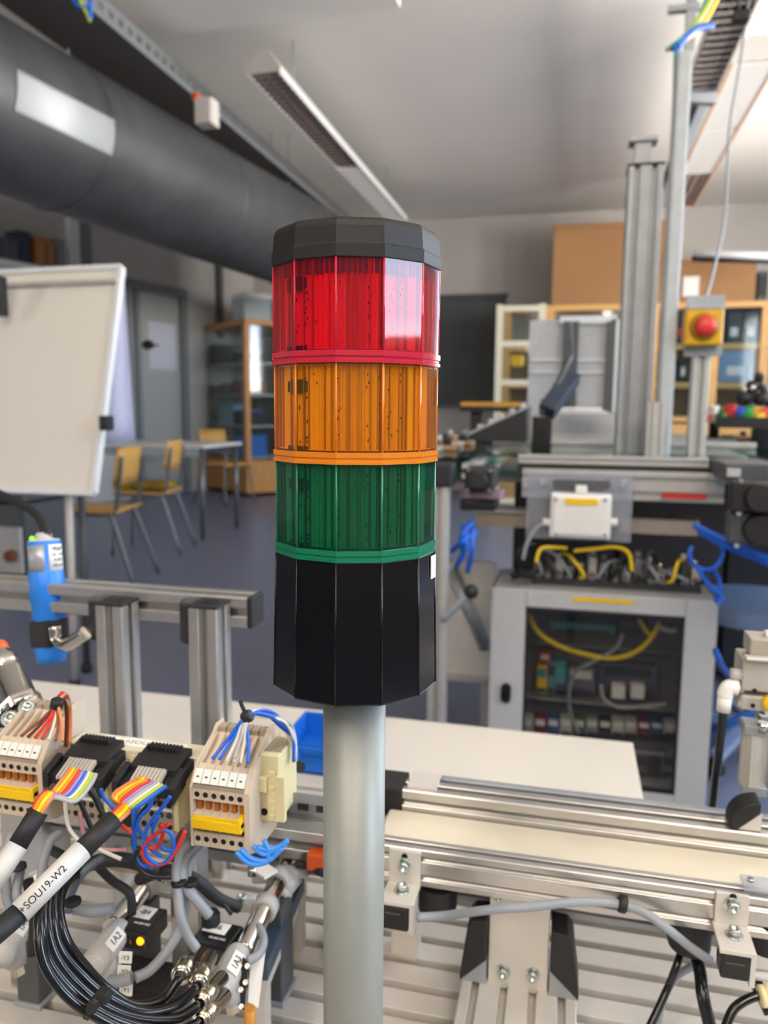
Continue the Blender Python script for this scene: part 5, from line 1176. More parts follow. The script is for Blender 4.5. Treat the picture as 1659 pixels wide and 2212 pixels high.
def sensor(label, c, sz, rz, lab, txt_led, ledside):
    t = thing('reed_sensor', label, 'sensor', c); R = Matrix.Rotation(rz, 3, 'Z')
    MB().box(c, sz, R).build('sensor_housing', BLK, t, bevel=.0012)
    tp_ = c+R @ Vector((-.1*sz[0], sz[1]*.2, sz[2]/2))
    MB().box(tp_+Vector((0, 0, .0003)), (sz[0]*.62, sz[1]*.42, .0006), R).build('paper_label', LABEL, t)
    text(lab, .0058, tp_+Vector((0, 0, .0007)), R @ Vector((1, 0, 0)), R @ Vector((0, 1, 0)), INK, t)
    f = c+R @ Vector((ledside*sz[0]*.32, -sz[1]/2, sz[2]*.12)); MB().sphere(f, .0026, 12).build('led', LED, t, label='glowing orange status light')
    g = c+R @ Vector((-ledside*sz[0]*.05, -sz[1]/2, -sz[2]*.05)); MB().box(g, (.0012, .0004, .003), R).build('gold_mark', BRASS, t)
    text('10-30V DC', .0026, c+R @ Vector((.1*sz[0], -sz[1]*.18, sz[2]/2+.0002)), R @ Vector((1, 0, 0)), R @ Vector((0, 1, 0)), WHITE, t)
    return t
sensor('black sensor marked -B4 with lit orange light beside cylinder 1A2', P(310, 1992, z=.665)-Vector((0, 0, .004)), (.020, .027, .013), -.03, '-B4', 1, 1)
sensor('black sensor marked -B6 with orange light left of cylinder 1A3', P(468, 2018, z=.665)-Vector((0, 0, .006)), (.026, .024, .013), -.05, '-B6', 1, -1)
so = thing('sensor_socket', 'black round cable socket standing beside sensor -B6', 'socket', P(456, 2005, z=.665))
q = P(456, 2012, z=.660); MB().lathe([(.0058, 0), (.0062, .001), (.0062, .012), (.005, .014), (.0035, .014)], q, (0, 0, 1), n=20).build('socket_body', BLKM, so)
# valve terminal between the cylinders
vb = thing('valve_terminal', 'black solenoid valve stack with white labels between cylinders 1A2 and 1A3', 'valve block', P(315, 2110, z=.60))
for i, (px_, py_, lab) in enumerate(((318, 2085, '-Y3'), (316, 2120, '-Y2'), (322, 2160, '-Y1'))):
    c = P(px_, py_, z=.625); 
    MB().bb(c.x-.018, c.x+.016, c.y-.007, c.y+.007, ZP+.008, c.z).build('valve', BLKM, vb, bevel=.0008)
    MB().bb(c.x+.000, c.x+.012, c.y-.0085, c.y-.007, c.z-.02, c.z-.004).build('coil_face', BLK, vb)
    MB().cyl((c.x-.004, c.y-.007, c.z-.007), (c.x-.004, c.y-.009, c.z-.007), .0018, n=10).build('override_button', NICKEL, vb)
    l0_ = P([271, 268, 272][i], [2068, 2098, 2138][i], d=.45); dv = CAM_M @ Vector((0, 0, 1)); xd = CAM_M @ Vector((1, -.06, 0)); yd = CAM_M @ Vector((0, 1, 0))
    R = Matrix((xd.normalized(), (yd-xd.normalized()*yd.dot(xd.normalized())).normalized(), dv)).transposed()
    o = MB().box(l0_, (.0075, .0065, .0012), R).build('paper_label', LABEL, vb); text(lab, .0036, l0_+dv*.0008, xd, yd, INK, vb)
MB().bb(P(316, 2120, z=.60).x-.022, P(316, 2120, z=.60).x+.03, P(320, 2170, z=.60).y-.01, P(316, 2060, z=.60).y, ZP, ZP+.008).build('sub_base', ALUD, vb)
MB().beam(P(262, 2150, z=.615), P(300, 2175, z=.60), .004, .004).build('cream_bar', CREAM, vb)

# nickel push-in fittings
FITP = [((390, 2108), (418, 2050)), ((428, 2128), (455, 2065)), ((432, 2168), (480, 2112)), ((432, 2208), (486, 2150))]
for i, (a, b) in enumerate(FITP):
    p0_, p1_ = P(a[0], a[1], d=.425-.004*i), P(b[0], b[1], d=.455-.004*i); ax = (p1_-p0_); L = ax.length
    t = thing('push_in_fitting', 'nickel push-in fitting for black tube, %s of the stack between cylinders' % ['topmost', 'second from top', 'third from top', 'lowest'][i], 'fitting', p0_, 'nickel fittings with black tubes')
    MB().lathe([(.0035, 0), (.0055, .0003), (.0058, .0015), (.0052, .0035), (.0045, .004), (.0045, .0055), (.0050, .006), (.0050, L*.5), (.0042, L*.55), (.0042, L)], p0_, ax, n=24).build('fitting_body', NICKEL, t)
    MB().lathe([(.0030, -.0006), (.0042, -.0004), (.0042, .0008)], p0_, ax, n=20).build('release_ring', CHROME, t)
TB = [((388, 2112, .424), [(350, 2160, .415), (290, 2172, .405), (235, 2140, .40), (190, 2095, .395), (145, 2035, .39), (128, 1970, .395), (140, 1915, .41), (180, 1880, .44)]),
      ((426, 2133, .42), [(380, 2172, .41), (310, 2186, .40), (240, 2158, .392), (180, 2110, .388), (128, 2045, .385), (115, 1970, .39), (125, 1910, .405), (170, 1870, .435)]),
      ((430, 2172, .416), [(380, 2200, .406), (300, 2200, .395), (230, 2175, .387), (165, 2125, .382), (118, 2060, .38), (102, 1985, .385), (112, 1915, .40), (150, 1868, .43)]),
      ((430, 2210, .412), [(380, 2228, .402), (300, 2218, .39), (220, 2188, .382), (150, 2135, .377), (100, 2065, .375), (92, 1990, .38), (102, 1925, .395), (135, 1870, .425)]),
      ((400, 2240, .40), [(300, 2234, .386), (225, 2204, .378), (150, 2156, .374), (98, 2085, .372), (84, 2005, .377), (95, 1940, .392), (125, 1880, .42)])]
for i, (s_, pts) in enumerate(TB):
    wirepx('black_air_tube', 'glossy black air tube of the big loop at lower left, %s' % ['innermost', 'second from inside', 'middle one', 'second from outside', 'outermost'][i], [s_]+pts, .0027, BLKG); COL.objects[-1]['group'] = 'black air tubes in the big loop'
ty_ = thing('cable_tie', 'black tie with square head around the black tube loop', 'cable tie', P(222, 2165, d=.38))
q = P(207, 2163, d=.385); MB().tube([P(190, 2190, d=.38), P(205, 2166, d=.372), P(224, 2148, d=.376)], .003, 8).build('strap', BLKM, ty_); MB().box(P(224, 2150, d=.372), (.006, .005, .006)).build('tie_head', BLKM, ty_, bevel=.0006)
# grey cables
GC = [([(412, 1818, .47), (388, 1845, .46), (380, 1885, .45), (384, 1930, .445), (390, 1980, .44), (405, 2020, .44), (425, 2050, .44)], .0028, 'grey cable dropping to sensor -B6 light, left of the pair'),
      ([(425, 1822, .475), (400, 1850, .465), (393, 1885, .452), (400, 1915, .45), (425, 1945, .45), (452, 1978, .452)], .0030, 'grey cable bending right into the black socket of sensor -B6'),
      ([(440, 1825, .48), (412, 1860, .47), (402, 1895, .46), (402, 1940, .455), (390, 2000, .455), (360, 2055, .45), (325, 2095, .445), (293, 2112, .44)], .0030, 'grey cable sweeping down left to the solenoid valves'),
      ([(130, 1800, .47), (108, 1820, .46), (92, 1870, .45), (88, 1950, .445), (96, 2020, .44), (110, 2070, .44)], .0028, 'grey cable running down left of black tubes'),
      ([(160, 1962, .50), (200, 1968, .50), (245, 1962, .50)], .004, 'short grey hose behind the black tube loop'),
      ([(24, 1800, .46), (12, 1870, .45), (18, 1950, .45), (40, 1990, .45)], .0028, 'grey cable hanging at far left behind sleeve, left one'),
      ([(44, 1880, .46), (36, 1930, .45), (52, 1975, .45)], .0028, 'grey cable hanging at far left behind sleeve, right one'),
      ([(240, 2120, .445), (262, 2118, .44), (285, 2110, .44)], .0035, 'short pale grey hose reaching from 1A2 to valves'),
      ([(558, 2000, .50), (570, 2030, .49), (558, 2062, .48), (530, 2078, .47)], .0028, 'pale grey cable curling right of cylinder 1A3'),
      ([(225, 1850, .44), (180, 1885, .43), (155, 1930, .43), (148, 1970, .43)], .0022, 'thin blue grey cable above the black loop')]
for i, (pts, r, lb) in enumerate(GC): wirepx('grey_cable', lb, pts, r, GREYC if i != 9 else mat('blue_grey', '5C6670', .5))
for i, (x_, y_, d_) in enumerate(((386, 1906, .447), (412, 1906, .45), (157, 1948, .42), (40, 1872, .45))):
    tag(MB().lathe([(.003, -.0015), (.0045, -.001), (.0045, .001), (.003, .0015)], P(x_, y_, d=d_), (0, 0, 1), n=12).build('small_cable_tie', BLKM), 'small black tie on the grey cables, %s' % ['left of the pair below terminals', 'right of the pair below terminals', 'above the black loop', 'at far left'][i], 'cable tie')
BKC = [([(300, 1900, .50), (360, 1880, .49), (420, 1900, .49), (470, 1940, .50), (515, 1960, .51)], .004, 'thick black cable crossing behind grey cables to the right'),
       ([(200, 1860, .50), (240, 1900, .50), (280, 1930, .50), (285, 1975, .50)], .003, 'black cable dropping behind sensor -B4'),
       ([(165, 1875, .47), (230, 1858, .47), (290, 1862, .48), (340, 1885, .49)], .0045, 'thick black cable lying under loose wires'),
       ([(440, 1900, .50), (470, 1935, .50), (500, 1975, .50)], .0014, 'thin black wire right of grey cables'),
       ([(640, 1865, .56), (670, 1872, .56), (700, 1888, .55)], .003, 'black cable reaching right to the beacon pole'),
       ([(100, 1830, .48), (140, 1850, .47), (175, 1860, .47)], .003, 'black cable stub beneath left terminal block'),
       ([(60, 1900, .47), (75, 1980, .46), (70, 2060, .46)], .0035, 'black cable hanging at left by cylinder 1A1')]
for pts, r, lb in BKC: wirepx('black_cable', lb, pts, r, BLKM)
# slab beside cylinder 1A3, bracket plate, black switch, wooden peg
bl = thing('blue_grey_bar', 'dark blue grey bar lying along right side of cylinder 1A3', 'bar', P(590, 1990, z=.62))
MB().beam(P(556, 2100, z=.635), P(640, 1905, z=.635), .014, .012).build('bar_body', mat('blue_grey_bar', '37485A', .5), bl, bevel=.001)
MB().beam(P(568, 2110, z=.628), P(655, 1902, z=.628), .006, .02).build('edge_strip', ALUM, bl)
for (x_, y_) in ((560, 2085), (640, 1920)):
    q = P(x_, y_, z=.63); MB().bb(q.x-.006, q.x+.006, q.y-.005, q.y+.005, ZP, q.z-.004).build('support', ALUM, bl)
bk = thing('angle_plate', 'pale grey upright bracket plate right of the 1A3 nose', 'bracket', P(560, 2180, z=.58))
a, b, c, d_ = P(534, 2165, d=.475), P(545, 2010, d=.50), P(578, 2020, d=.50), P(558, 2180, d=.475)
quadbox(a, b, c, d_, (CAM_C-a).normalized(), .004).build('plate', ALUM, bk, bevel=.0006)
quadbox(P(505, 2178, d=.462), P(525, 2065, d=.465), P(536, 2080, d=.463), P(528, 2182, d=.462), (CAM_C-a).normalized(), .004).build('black_plate', BLKM, bk)
for (x_, y_) in ((534, 2087), (530, 2122), (520, 2138), (521, 2174)):
    q = P(x_, y_, d=.459); bolt(MB(), q, (CAM_C-q).normalized(), .0016, .0012, False).build('screw', CHROME, bk)
tag(MB().cyl(P(538, 2178, d=.47), P(542, 2240, d=.475), .0035, .004, n=14).build('wooden_peg', mat('amber_wood', 'C98A38', .5)), 'amber wooden peg below the pale bracket plate at bottom', 'peg')
# small post and block in the tangle
bs2 = thing('short_post', 'short aluminium post standing behind sensor -B4', 'post', P(255, 1985, z=ZP))
q = P(256, 1985, z=ZP); MB().bb(q.x-.004, q.x+.006, q.y, q.y+.01, ZP, P(256, 1880, y=q.y).z).build('post_bar', ALUM, bs2, bevel=.0006)
MB().bb(q.x-.006, q.x+.02, q.y-.002, q.y+.012, P(256, 1880, y=q.y).z, P(256, 1858, y=q.y).z).build('top_block', BEIGED, bs2, bevel=.001)
# ================================================================ near conveyor at the right
nc = thing('belt_conveyor', 'cream belt conveyor between two slotted aluminium rails at lower right', 'conveyor', (.15, .53, ZP))
SF = .0136
yf = P(850, 1828, z=.700).y; zf_ = .700
XL = P(836, 1830, z=.70).x-.012; XR = .75
profile((XL, yf+SF/2, zf_-SF), (XR, yf+SF/2, zf_-SF), 1, 2, SF).build('front_rail', ALU, nc)
yb = P(1100, 1742, z=.700).y
yb0 = P(1000, 1730, z=.700).y; zb0 = .70
SB = .02
ybf = P(1000, 1722, z=.712).y
xbl = P(872, 1700, z=.712).x
profile((xbl, ybf+SB/2, .712-SB/2), (XR, ybf+SB/2, .712-SB/2), 1, 1, SB).build('back_rail', ALU, nc)
profile((xbl+.02, ybf+SB*1.5, .712-SB/2-.004), (XR, ybf+SB*1.5, .712-SB/2-.004), 1, 1, SB).build('back_rail', ALUD, nc)
MB().bb(XL, XR, yf+SF+.0005, ybf-.0005, .684, .696).build('belt', BELT, nc, bevel=.002)
MB().bb(P(888, 1680, z=.713).x, P(948, 1690, z=.713).x, ybf+.004, ybf+.03, .712, .7135).build('joint_plate', ALUM, nc)
MB().bb(XL-.012, xbl-.0005, ybf+.0, ybf+.030, .69, .712).build('end_block', BLKM, nc, bevel=.001)
a = P(850, 1790, z=.690); 
for i in range(2): MB().cyl((XL-.006, yf+.02+i*.03, .688), (XL+.01, yf+.02+i*.03, .688), .006, n=14).build('end_roller', ALU, nc)
# lower crossbar and stands
yl = yf+.035; zl = .662
profile((XL, yl, zl-.008), (XR, yl, zl-.008), 1, 1, SF).build('lower_rail', ALUD, nc)
profile((XL, yl+.04, zl-.012), (XR, yl+.04, zl-.012), 1, 1, SF).build('lower_rail', ALUD, nc)
for x in (XL+.015, .68): MB().bb(x-.01, x+.01, yl+.01, yl+.03, ZP, .684).build('stand', ALUM, nc)
# horizontal profile running toward the camera and support plate
zh = .602
ypl = P(1120, 2130, z=zh).y
xh0, xh1 = P(998, 2128, y=ypl).x, P(1246, 2132, y=ypl).x; sH = (xh1-xh0)/4
hp = thing('wide_profile', 'wide four slot aluminium profile pointing at the camera under conveyor', 'profile', ((xh0+xh1)/2, .35, ZP))
profile(((xh0+xh1)/2, .17, zh-sH/2), ((xh0+xh1)/2, ypl+.045, zh-sH/2), 4, 1, sH).build('profile_bar', ALUM, hp)
sp2 = thing('support_plate', 'pale support plate with four bolts below the conveyor front rail', 'plate', (0, ypl, zh))
px0, px1 = P(1057, 2000, y=ypl).x, P(1188, 2000, y=ypl).x; zt2_ = P(1120, 1912, y=ypl).z
MB().bb(px0, px1, ypl, ypl+.004, zh-.004, zt2_).build('plate', ALUM, sp2, bevel=.0006)
for (x_, y_) in ((1079, 1932), (1161, 1940), (1087, 2098), (1151, 2105)):
    q = P(x_, y_, y=ypl); bolt(MB(), q, (0, -1, 0), .0035, .0035).build('bolt', ZINC, sp2)
profile(((px0+px1)/2, ypl+.013, zh), ((px0+px1)/2, ypl+.013, zl-.017), 2, 1, .0165, up=(0, 1, 0)).build('rear_post', ALU, sp2)
for s, (xa_, xb_) in ((-1, (px0-.001, P(995, 2105, y=ypl).x)), (1, (px1+.001, P(1250, 2130, y=ypl).x))):
    t = thing('corner_bracket', 'black capped corner bracket on the %s of the pale support plate' % ('left side' if s < 0 else 'right side'), 'bracket', (xb_, ypl, zh))
    z0, z1, zm = zh, P(1055, 1962, y=ypl+.01).z, P(1055, 2065, y=ypl).z
    def tri(pts, y0, y1): k = len(pts); return MB().add([(x, y0, z) for x, z in pts]+[(x, y1, z) for x, z in pts], [(i, (i+1) % k, k+(i+1) % k, k+i) for i in range(k)]+[tuple(range(k)), tuple(range(k, 2*k))])
    tri([(xa_, z0), (xb_, z0), (xa_, zm)], ypl-.004, ypl+.018).build('cast_triangle', ALUD, t)
    tri([(xa_, zm+.0005), (xb_, z0+.001), (xb_+.000, z0+.006), (xb_-(xb_-xa_)*.25, z1-.006), (xb_-(xb_-xa_)*.45, z1), (xa_, z1+.001)], ypl-.006, ypl+.020).build('black_cap', BLKM, t, bevel=.001)
# bracket with bolts and black reflector box
def holder(label, x0p, x1p, yv0, yv1, ys1, yb1):
    xa, xb = P(x0p, yv1, y=yf).x, P(x1p, yv1, y=yf).x; t = thing('holder_bracket', label, 'bracket', ((xa+xb)/2, yf, .66))
    zv0 = P(x0p, yv0, y=yf).z; zv1 = P(x0p, yv1, y=yf).z
    MB().bb(xa, xb, yf-.003, yf-.0003, zv1, min(zv0, .702)).build('upright_plate', ALUM, t, bevel=.0004)
    ys = P((x0p+x1p)/2-8, ys1, z=zv1).y
    MB().bb(xa-.001, xb, ys, yf-.0003, zv1-.003, zv1).build('shelf_plate', ALUM, t, bevel=.0004)
    MB().bb(xb-.003, xb, ys, ys+.012, zv1-.022, zv1-.003).build('side_lug', ALUM, t)
    zb1 = P((x0p+x1p)/2, yb1, y=ys).z
    MB().bb(xa, xb-.0035, ys-.001, ys+.014, zb1, zv1-.0032).build('black_box', BLK, t, bevel=.0012)
    MB().bb(xa+.003, xa+.013, ys-.0013, ys-.001, zv1-.008, zv1-.007).build('moulded_mark', DGREY, t)
    xm = (xa+xb)/2
    bolt(MB(), (xm, yf-.003, (zv0+zv1)/2+.002), (0, -1, 0), .0036, .004).build('bolt', ZINC, t)
    bolt(MB(), (xm, (ys+yf)/2+.001, zv1), (0, 0, 1), .0036, .004).build('bolt', ZINC, t)
    MB().cyl((xm, yf-.0031, zv0-.004), (xm, yf-.0035, zv0-.004), .0022, n=12).build('slot_hole', HOLE, t)
holder('small angle bracket with two bolts and black box beside the beacon pole', 842, 909, 1828, 1898, 1952, 2012)
holder('small angle bracket with two bolts and black box at right end of rail', 1541, 1614, 1912, 1986, 2052, 2114)
def dshape(label, cpx, cpy, r, h, d=None, tilt=0):
    c = P(cpx, cpy, y=yf+.012); t = thing('round_bracket_cap', label, 'bracket', c)
    poly = [(c.x-r, c.y+.012)]+[(c.x-r*math.cos(PI*i/12), c.y+.006-r*1.1*math.sin(PI*i/12)) for i in range(13)]+[(c.x+r, c.y+.012)]
    n = len(poly); z0, z1 = c.z-h/2, c.z+h/2
    vs = [(x, y, z0) for x, y in poly]+[(x, y, z1) for x, y in poly]
    MB().add(vs, [(i, (i+1) % n, n+(i+1) % n, n+i) for i in range(n)]+[tuple(reversed(range(n))), tuple(range(n, 2*n))]).build('cap_body', BLKM, t, bevel=.002)
    pl_ = [(c.x-r*.6*math.cos(PI*i/10), c.y+.006-r*.7*math.sin(PI*i/10)) for i in range(11)]; n = len(pl_)
    MB().add([(x, y, z1) for x, y in pl_]+[(x, y, z1+.0012) for x, y in pl_], [(i, (i+1) % n, n+(i+1) % n, n+i) for i in range(n)]+[tuple(reversed(range(n))), tuple(range(n, 2*n))]).build('raised_rim', BLKM, t)
dshape('black rounded bracket cap under the front rail, beside the left bolted bracket', 942, 1944, .0135, .019)
dshape('black rounded bracket cap under the front rail, left of right bolted bracket', 1493, 2020, .0135, .022)
dshape('black rounded bracket cap under the front rail at right picture edge', 1658, 2020, .014, .020)
# clear cover at the right end of the rail
cv = thing('clear_cover', 'small clear plastic cover on rail at the right picture edge', 'cover', P(1620, 1900, z=.703))
a, b = P(1592, 1880, z=.703), P(1720, 1935, z=.703); MB().bb(a.x, b.x, yf+.001, yf+.016, .7025, .7055).build('cover_plate', CLR, cv, bevel=.0005); MB().cyl((a.x+.005, yf+.009, .7055), (a.x+.005, yf+.009, .7075), .002, n=10).build('screw', ZINC, cv)
# cables
wirepx('conveyor_cable', 'grey cable slung along the conveyor from left bracket to right bracket', [(900, 1982, .50), (960, 1978, .50), (1050, 1966, .49), (1150, 1958, .49), (1250, 1948, .495), (1330, 1952, .495), (1385, 1968, .49), (1440, 2005, .485), (1490, 2045, .485), (1535, 2076, .485)], .0030, GREYC)
tag(MB().lathe([(.0035, -.003), (.0055, -.002), (.0055, .002), (.0035, .003)], P(1345, 1953, d=.495), (1, 0, -.2), n=14).build('cable_tie', BLKM), 'black tie on the grey cable below the conveyor rail', 'cable tie')
wirepx('conveyor_cable', 'pale grey cable entering at right edge under the bolted bracket', [(1600, 2098, .475), (1640, 2108, .48), (1720, 2112, .49)], .0030, GREYP)
for pts, r, lb in (([(1476, 2040, .52), (1462, 2085, .51), (1440, 2140, .51), (1400, 2225, .50)], .0026, 'black cable dropping to the plate, left of the pair at right'),
                   ([(1500, 2055, .51), (1512, 2100, .50), (1518, 2150, .49), (1535, 2225, .485)], .0042, 'thick black cable dropping to the plate at right'),
                   ([(1655, 2148, .47), (1620, 2156, .47), (1585, 2180, .468), (1565, 2225, .465)], .0028, 'glossy black tube curving out of cream nut at lower right'),
                   ([(1610, 2070, .50), (1632, 2120, .49), (1665, 2190, .48)], .004, 'thick black cable at lower right picture edge'),
                   ([(1500, 2085, .53), (1460, 2110, .52), (1430, 2165, .51), (1420, 2225, .51)], .0026, 'x')):
    wirepx('black_cable', lb if lb != 'x' else 'pale grey cable behind the black ones at lower right', pts, r, BLKG if lb != 'x' else GREYC)
t = thing('cream_nut', 'cream gland nut on the black tube at lower right edge', 'fitting', P(1648, 2145, d=.47)); 
MB().lathe([(.0035, 0), (.0062, .0005), (.0062, .003), (.0035, .0035)], P(1640, 2152, d=.468), (1, .2, .1), n=18).build('nut', CREAM, t); MB().lathe([(.0035, 0), (.0055, .0005), (.0055, .003), (.0035, .0035)], P(1652, 2148, d=.47), (1, .2, .1), n=18).build('lock_ring', CREAM, t)
# pneumatic unit at the right edge
YR = .60
pu = thing('pneumatic_slide', 'grey pneumatic slide unit with fittings standing at the right picture edge', 'pneumatic slide', P(1650, 1760, y=.60))
VG = mat('valve_body_grey', 'B2AEA6', .45, .2)
def bq(x0, y0, x1, y1, Y, dep): return bxp(x0, y0, x1, y1, Y, dep)
xA = P(1648, 1600, y=.605).x
profile((xA+.016, .617, .712), (xA+.016, .617, P(1650, 1552, y=.605).z), 2, 1, .018, up=(0, 1, 0)).build('mounting_profile', ALU, pu)
bq(1606, 1425, 1720, 1502, .585, .03).build('upper_block', VG, pu, bevel=.0012); bq(1600, 1500, 1720, 1545, .588, .025).build('lower_block', VG, pu, bevel=.002)
bq(1622, 1380, 1720, 1424, .588, .024).build('top_block', mat('top_block_taupe', 'A09A8C', .5), pu, bevel=.001)
bq(1612, 1420, 1720, 1436, .578, .008).build('front_flange', ALUM, pu, bevel=.001)
for (x_, y_) in ((1630, 1492), (1626, 1524)): q = P(x_, y_, y=.585); MB().cyl(q, q-Vector((0, .0006, 0)), .0017, n=10).build('screw_hole', HOLE, pu)
def pcyl(a, b, r, m_, nm, par, r2=None): return MB().cyl(a, b, r, r2, n=20).build(nm, m_, par)
q0 = P(1578, 1456, y=.59); pcyl(q0, P(1606, 1458, y=.59), .0044, GREYP, 'stub_fitting', pu); pcyl(P(1602, 1458, y=.588), P(1614, 1460, y=.588), .003, ZINC, 'lock_screw', pu)
pcyl(P(1590, 1486, y=.59), P(1608, 1488, y=.59), .0036, NICKEL, 'threaded_stub', pu)
MB().tube([P(1594, 1486, y=.588), P(1576, 1484, y=.588), P(1568, 1494, y=.588), P(1566, 1504, y=.588)], .0056, 14).build('elbow_fitting', WHITE, pu)
pcyl(P(1566, 1500, y=.588), P(1563, 1536, y=.588), .0052, WHITE, 'elbow_collar', pu, .0050)
pcyl(P(1592, 1518, y=.592), P(1602, 1520, y=.592), .0032, VG, 'round_stub', pu)
MB().sphere(P(1668, 1520, y=.585), .007, 12).build('yellow_cap', YEL, pu, label='yellow cap')
pcyl(P(1652, 1372, y=.60), P(1680, 1372, y=.60), .004, WHITE, 'top_fitting', pu)
xs = P(1626, 1640, y=.6).x; zA, zB = P(1626, 1588, y=.6).z, P(1626, 1700, y=.6).z
MB().prism([(r_*math.cos(t_), r_*math.sin(t_)) for r_, t_ in [(.0075+.0008*(i % 4 == 0), 2*PI*i/28) for i in range(28)]], (xs, .606, zB), (xs, .606, zA)).build('slide_cylinder', VG, pu)
MB().bb(xs-.008, xs+.012, .598, .616, zA, zA+.008).build('cylinder_head', ALUD, pu, bevel=.001); MB().bb(xs-.006, xs+.012, .600, .614, .712, zB).build('cylinder_foot', ALUD, pu, bevel=.001)
MB().tube([P(1648, 1560, y=.60), P(1646, 1580, y=.60)], .004, 8, cat=False).build('piston_rod', CHROME, pu)
# black hose down, blue hose behind, half round bracket
wirepx('black_hose', 'black air hose hanging from white elbow fitting at right', [(1563, 1530, .578), (1556, 1600, .585), (1546, 1680, .595), (1538, 1752, .605)], .0031, BLKG)
wirepx('light_blue_hose', 'light blue hose curving behind the black one at right', [(1500, 1585, 2.4), (1550, 1572, 2.2), (1590, 1558, 2.0), (1660, 1525, 1.8)], .012, WIRE['skyblue'])
wirepx('navy_hose', 'dark blue hose loop behind the slide cylinder at right', [(1640, 1592, .63), (1625, 1600, .64), (1604, 1625, .65), (1603, 1655, .65), (1618, 1680, .64), (1640, 1690, .63)], .003, mat('navy_hose', '1C3C9A', .4))
hb_ = thing('half_round_bracket', 'black half round bracket cap on conveyor rail at right edge', 'bracket', P(1620, 1780, z=.712))
yq = ybf+.002; c = P(1643, 1772, y=yq); n = 10
rr = abs(P(1578, 1772, y=yq).x-c.x)
poly = [(c.x-rr, .7125)]+[(c.x-rr*math.cos(PI/2*i/n), .716+rr*.9*math.sin(PI/2*i/n)) for i in range(n+1)]+[(c.x, .7125+rr*.72), (c.x-rr*.72, .7125)]
k = len(poly)
MB().add([(x, yq, z) for x, z in poly]+[(x, yq+.018, z) for x, z in poly], [(i, (i+1) % k, k+(i+1) % k, k+i) for i in range(k)]+[tuple(range(k)), tuple(range(k, 2*k))]).build('black_cap', BLKM, hb_, bevel=.001)
MB().add([(c.x-rr*.7, yq+.001, .7125), (c.x+.001, yq+.001, .7125), (c.x+.001, yq+.001, .7125+rr*.7), (c.x-rr*.7, yq+.017, .7125), (c.x+.001, yq+.017, .7125), (c.x+.001, yq+.017, .7125+rr*.7)], [(0, 1, 2), (5, 4, 3), (0, 3, 4, 1), (1, 4, 5, 2), (2, 5, 3, 0)]).build('cast_triangle', ALUM, hb_)

# ================================================================ the signal tower
AX, AY = P(768, 888, d=.333).x, P(768, 888, d=.333).y
pd = math.hypot(AX, AY); vw = Vector((-AX, -AY, 0)).normalized()
def zt(py): 
    n = vw; v = CAM_M @ Vector(((768-CX)/F, -(py-CY)/F, -1)); t = (Vector((AX, AY, 1))+vw*.009-CAM_C).dot(n)/v.dot(n); return (CAM_C+v*t).z
def rad(py, px0, px1, r_px=None):
    z = zt(py); q = Vector((AX, AY, z)); dep = -(CAM_M.transposed() @ (q-CAM_C)).z; return (px1-px0)/2*dep/F
az = math.atan2(vw.y, vw.x)
ROT12 = az+math.radians(15+2.6)     # a facet almost faces the camera
K12 = 1/math.cos(math.radians(15))*1.0
st = thing('signal_tower', 'signal tower beacon with red, amber and green lenses on grey pole', 'signal light', (AX, AY, ZP))
ORG = (AX, AY, 0)
def gon(prof, name, m_, parent=st, n=12, smooth=False, bevel=0, rot=ROT12, **k):
    # frame() for +z gives a fixed basis; find its angle so that vertex 0 sits at rot
    R = frame(Vector((0, 0, 1)), (0, 1, 0)); b = math.atan2((R @ Vector((1, 0, 0))).y, (R @ Vector((1, 0, 0))).x)
    return MB().lathe(prof, ORG, (0, 0, 1), n=n, smooth=smooth, rot=rot-b).build(name, m_, parent, bevel=bevel, **k)
SILH = 1.012    # silhouette vertex against circumradius
rc = rad(566, 588.5, 953.5)*SILH; rl = rad(650, 591, 949)*SILH; rring = rad(778, 588, 950)*SILH; rg = rad(1080, 597, 939)*SILH
rb0 = rad(1210, 598, 938)*SILH; rb1 = rad(1460, 590.5, 938)*SILH; rpole = rad(1530, 696.5, 832)
zc0, zc1, zc2, zc3 = zt(581), zt(553), zt(511), zt(511)
rc2 = rc*.985
CAPM = mat('cap_black_textured', '1F1D1C', .45, spec=.32, noise=.12, scale=900, bump=.18, bscale=2600)
HOUS = mat('housing_black_satin', '0A090B', .16, spec=.32, noise=.1, scale=30)
POLE = mat('anodised_pole', '90938D', .45, .25, noise=.02, scale=100)
cap = gon([(rc*.93, zc0), (rc, zc0), (rc, zc1-.0004), (rc*.995, zc1)], 'cap_band', CAPM, bevel=.0003)
gon([(rc*.99, zc1-.0002), (rc*.985, zc1+.0005), (rc*.972, zc2-.0022)]+[(rc*(.90+.072*math.cos(t)), zc2-.0022+.0046*math.sin(t)) for t in [PI/2*k/6 for k in range(1, 7)]]+[(rc*.6, zc2+.0030), (.0001, zc2+.0032)], 'cap', CAPM, bevel=.0003)
gon([(.0001, zc1-.004), (rl*.93, zc1-.004), (rl*.93, zc0-.0055), (.0001, zc0-.0055)], 'cap_plug', mat('plug_dark', '2A0A0A', .6), n=32, smooth=False)
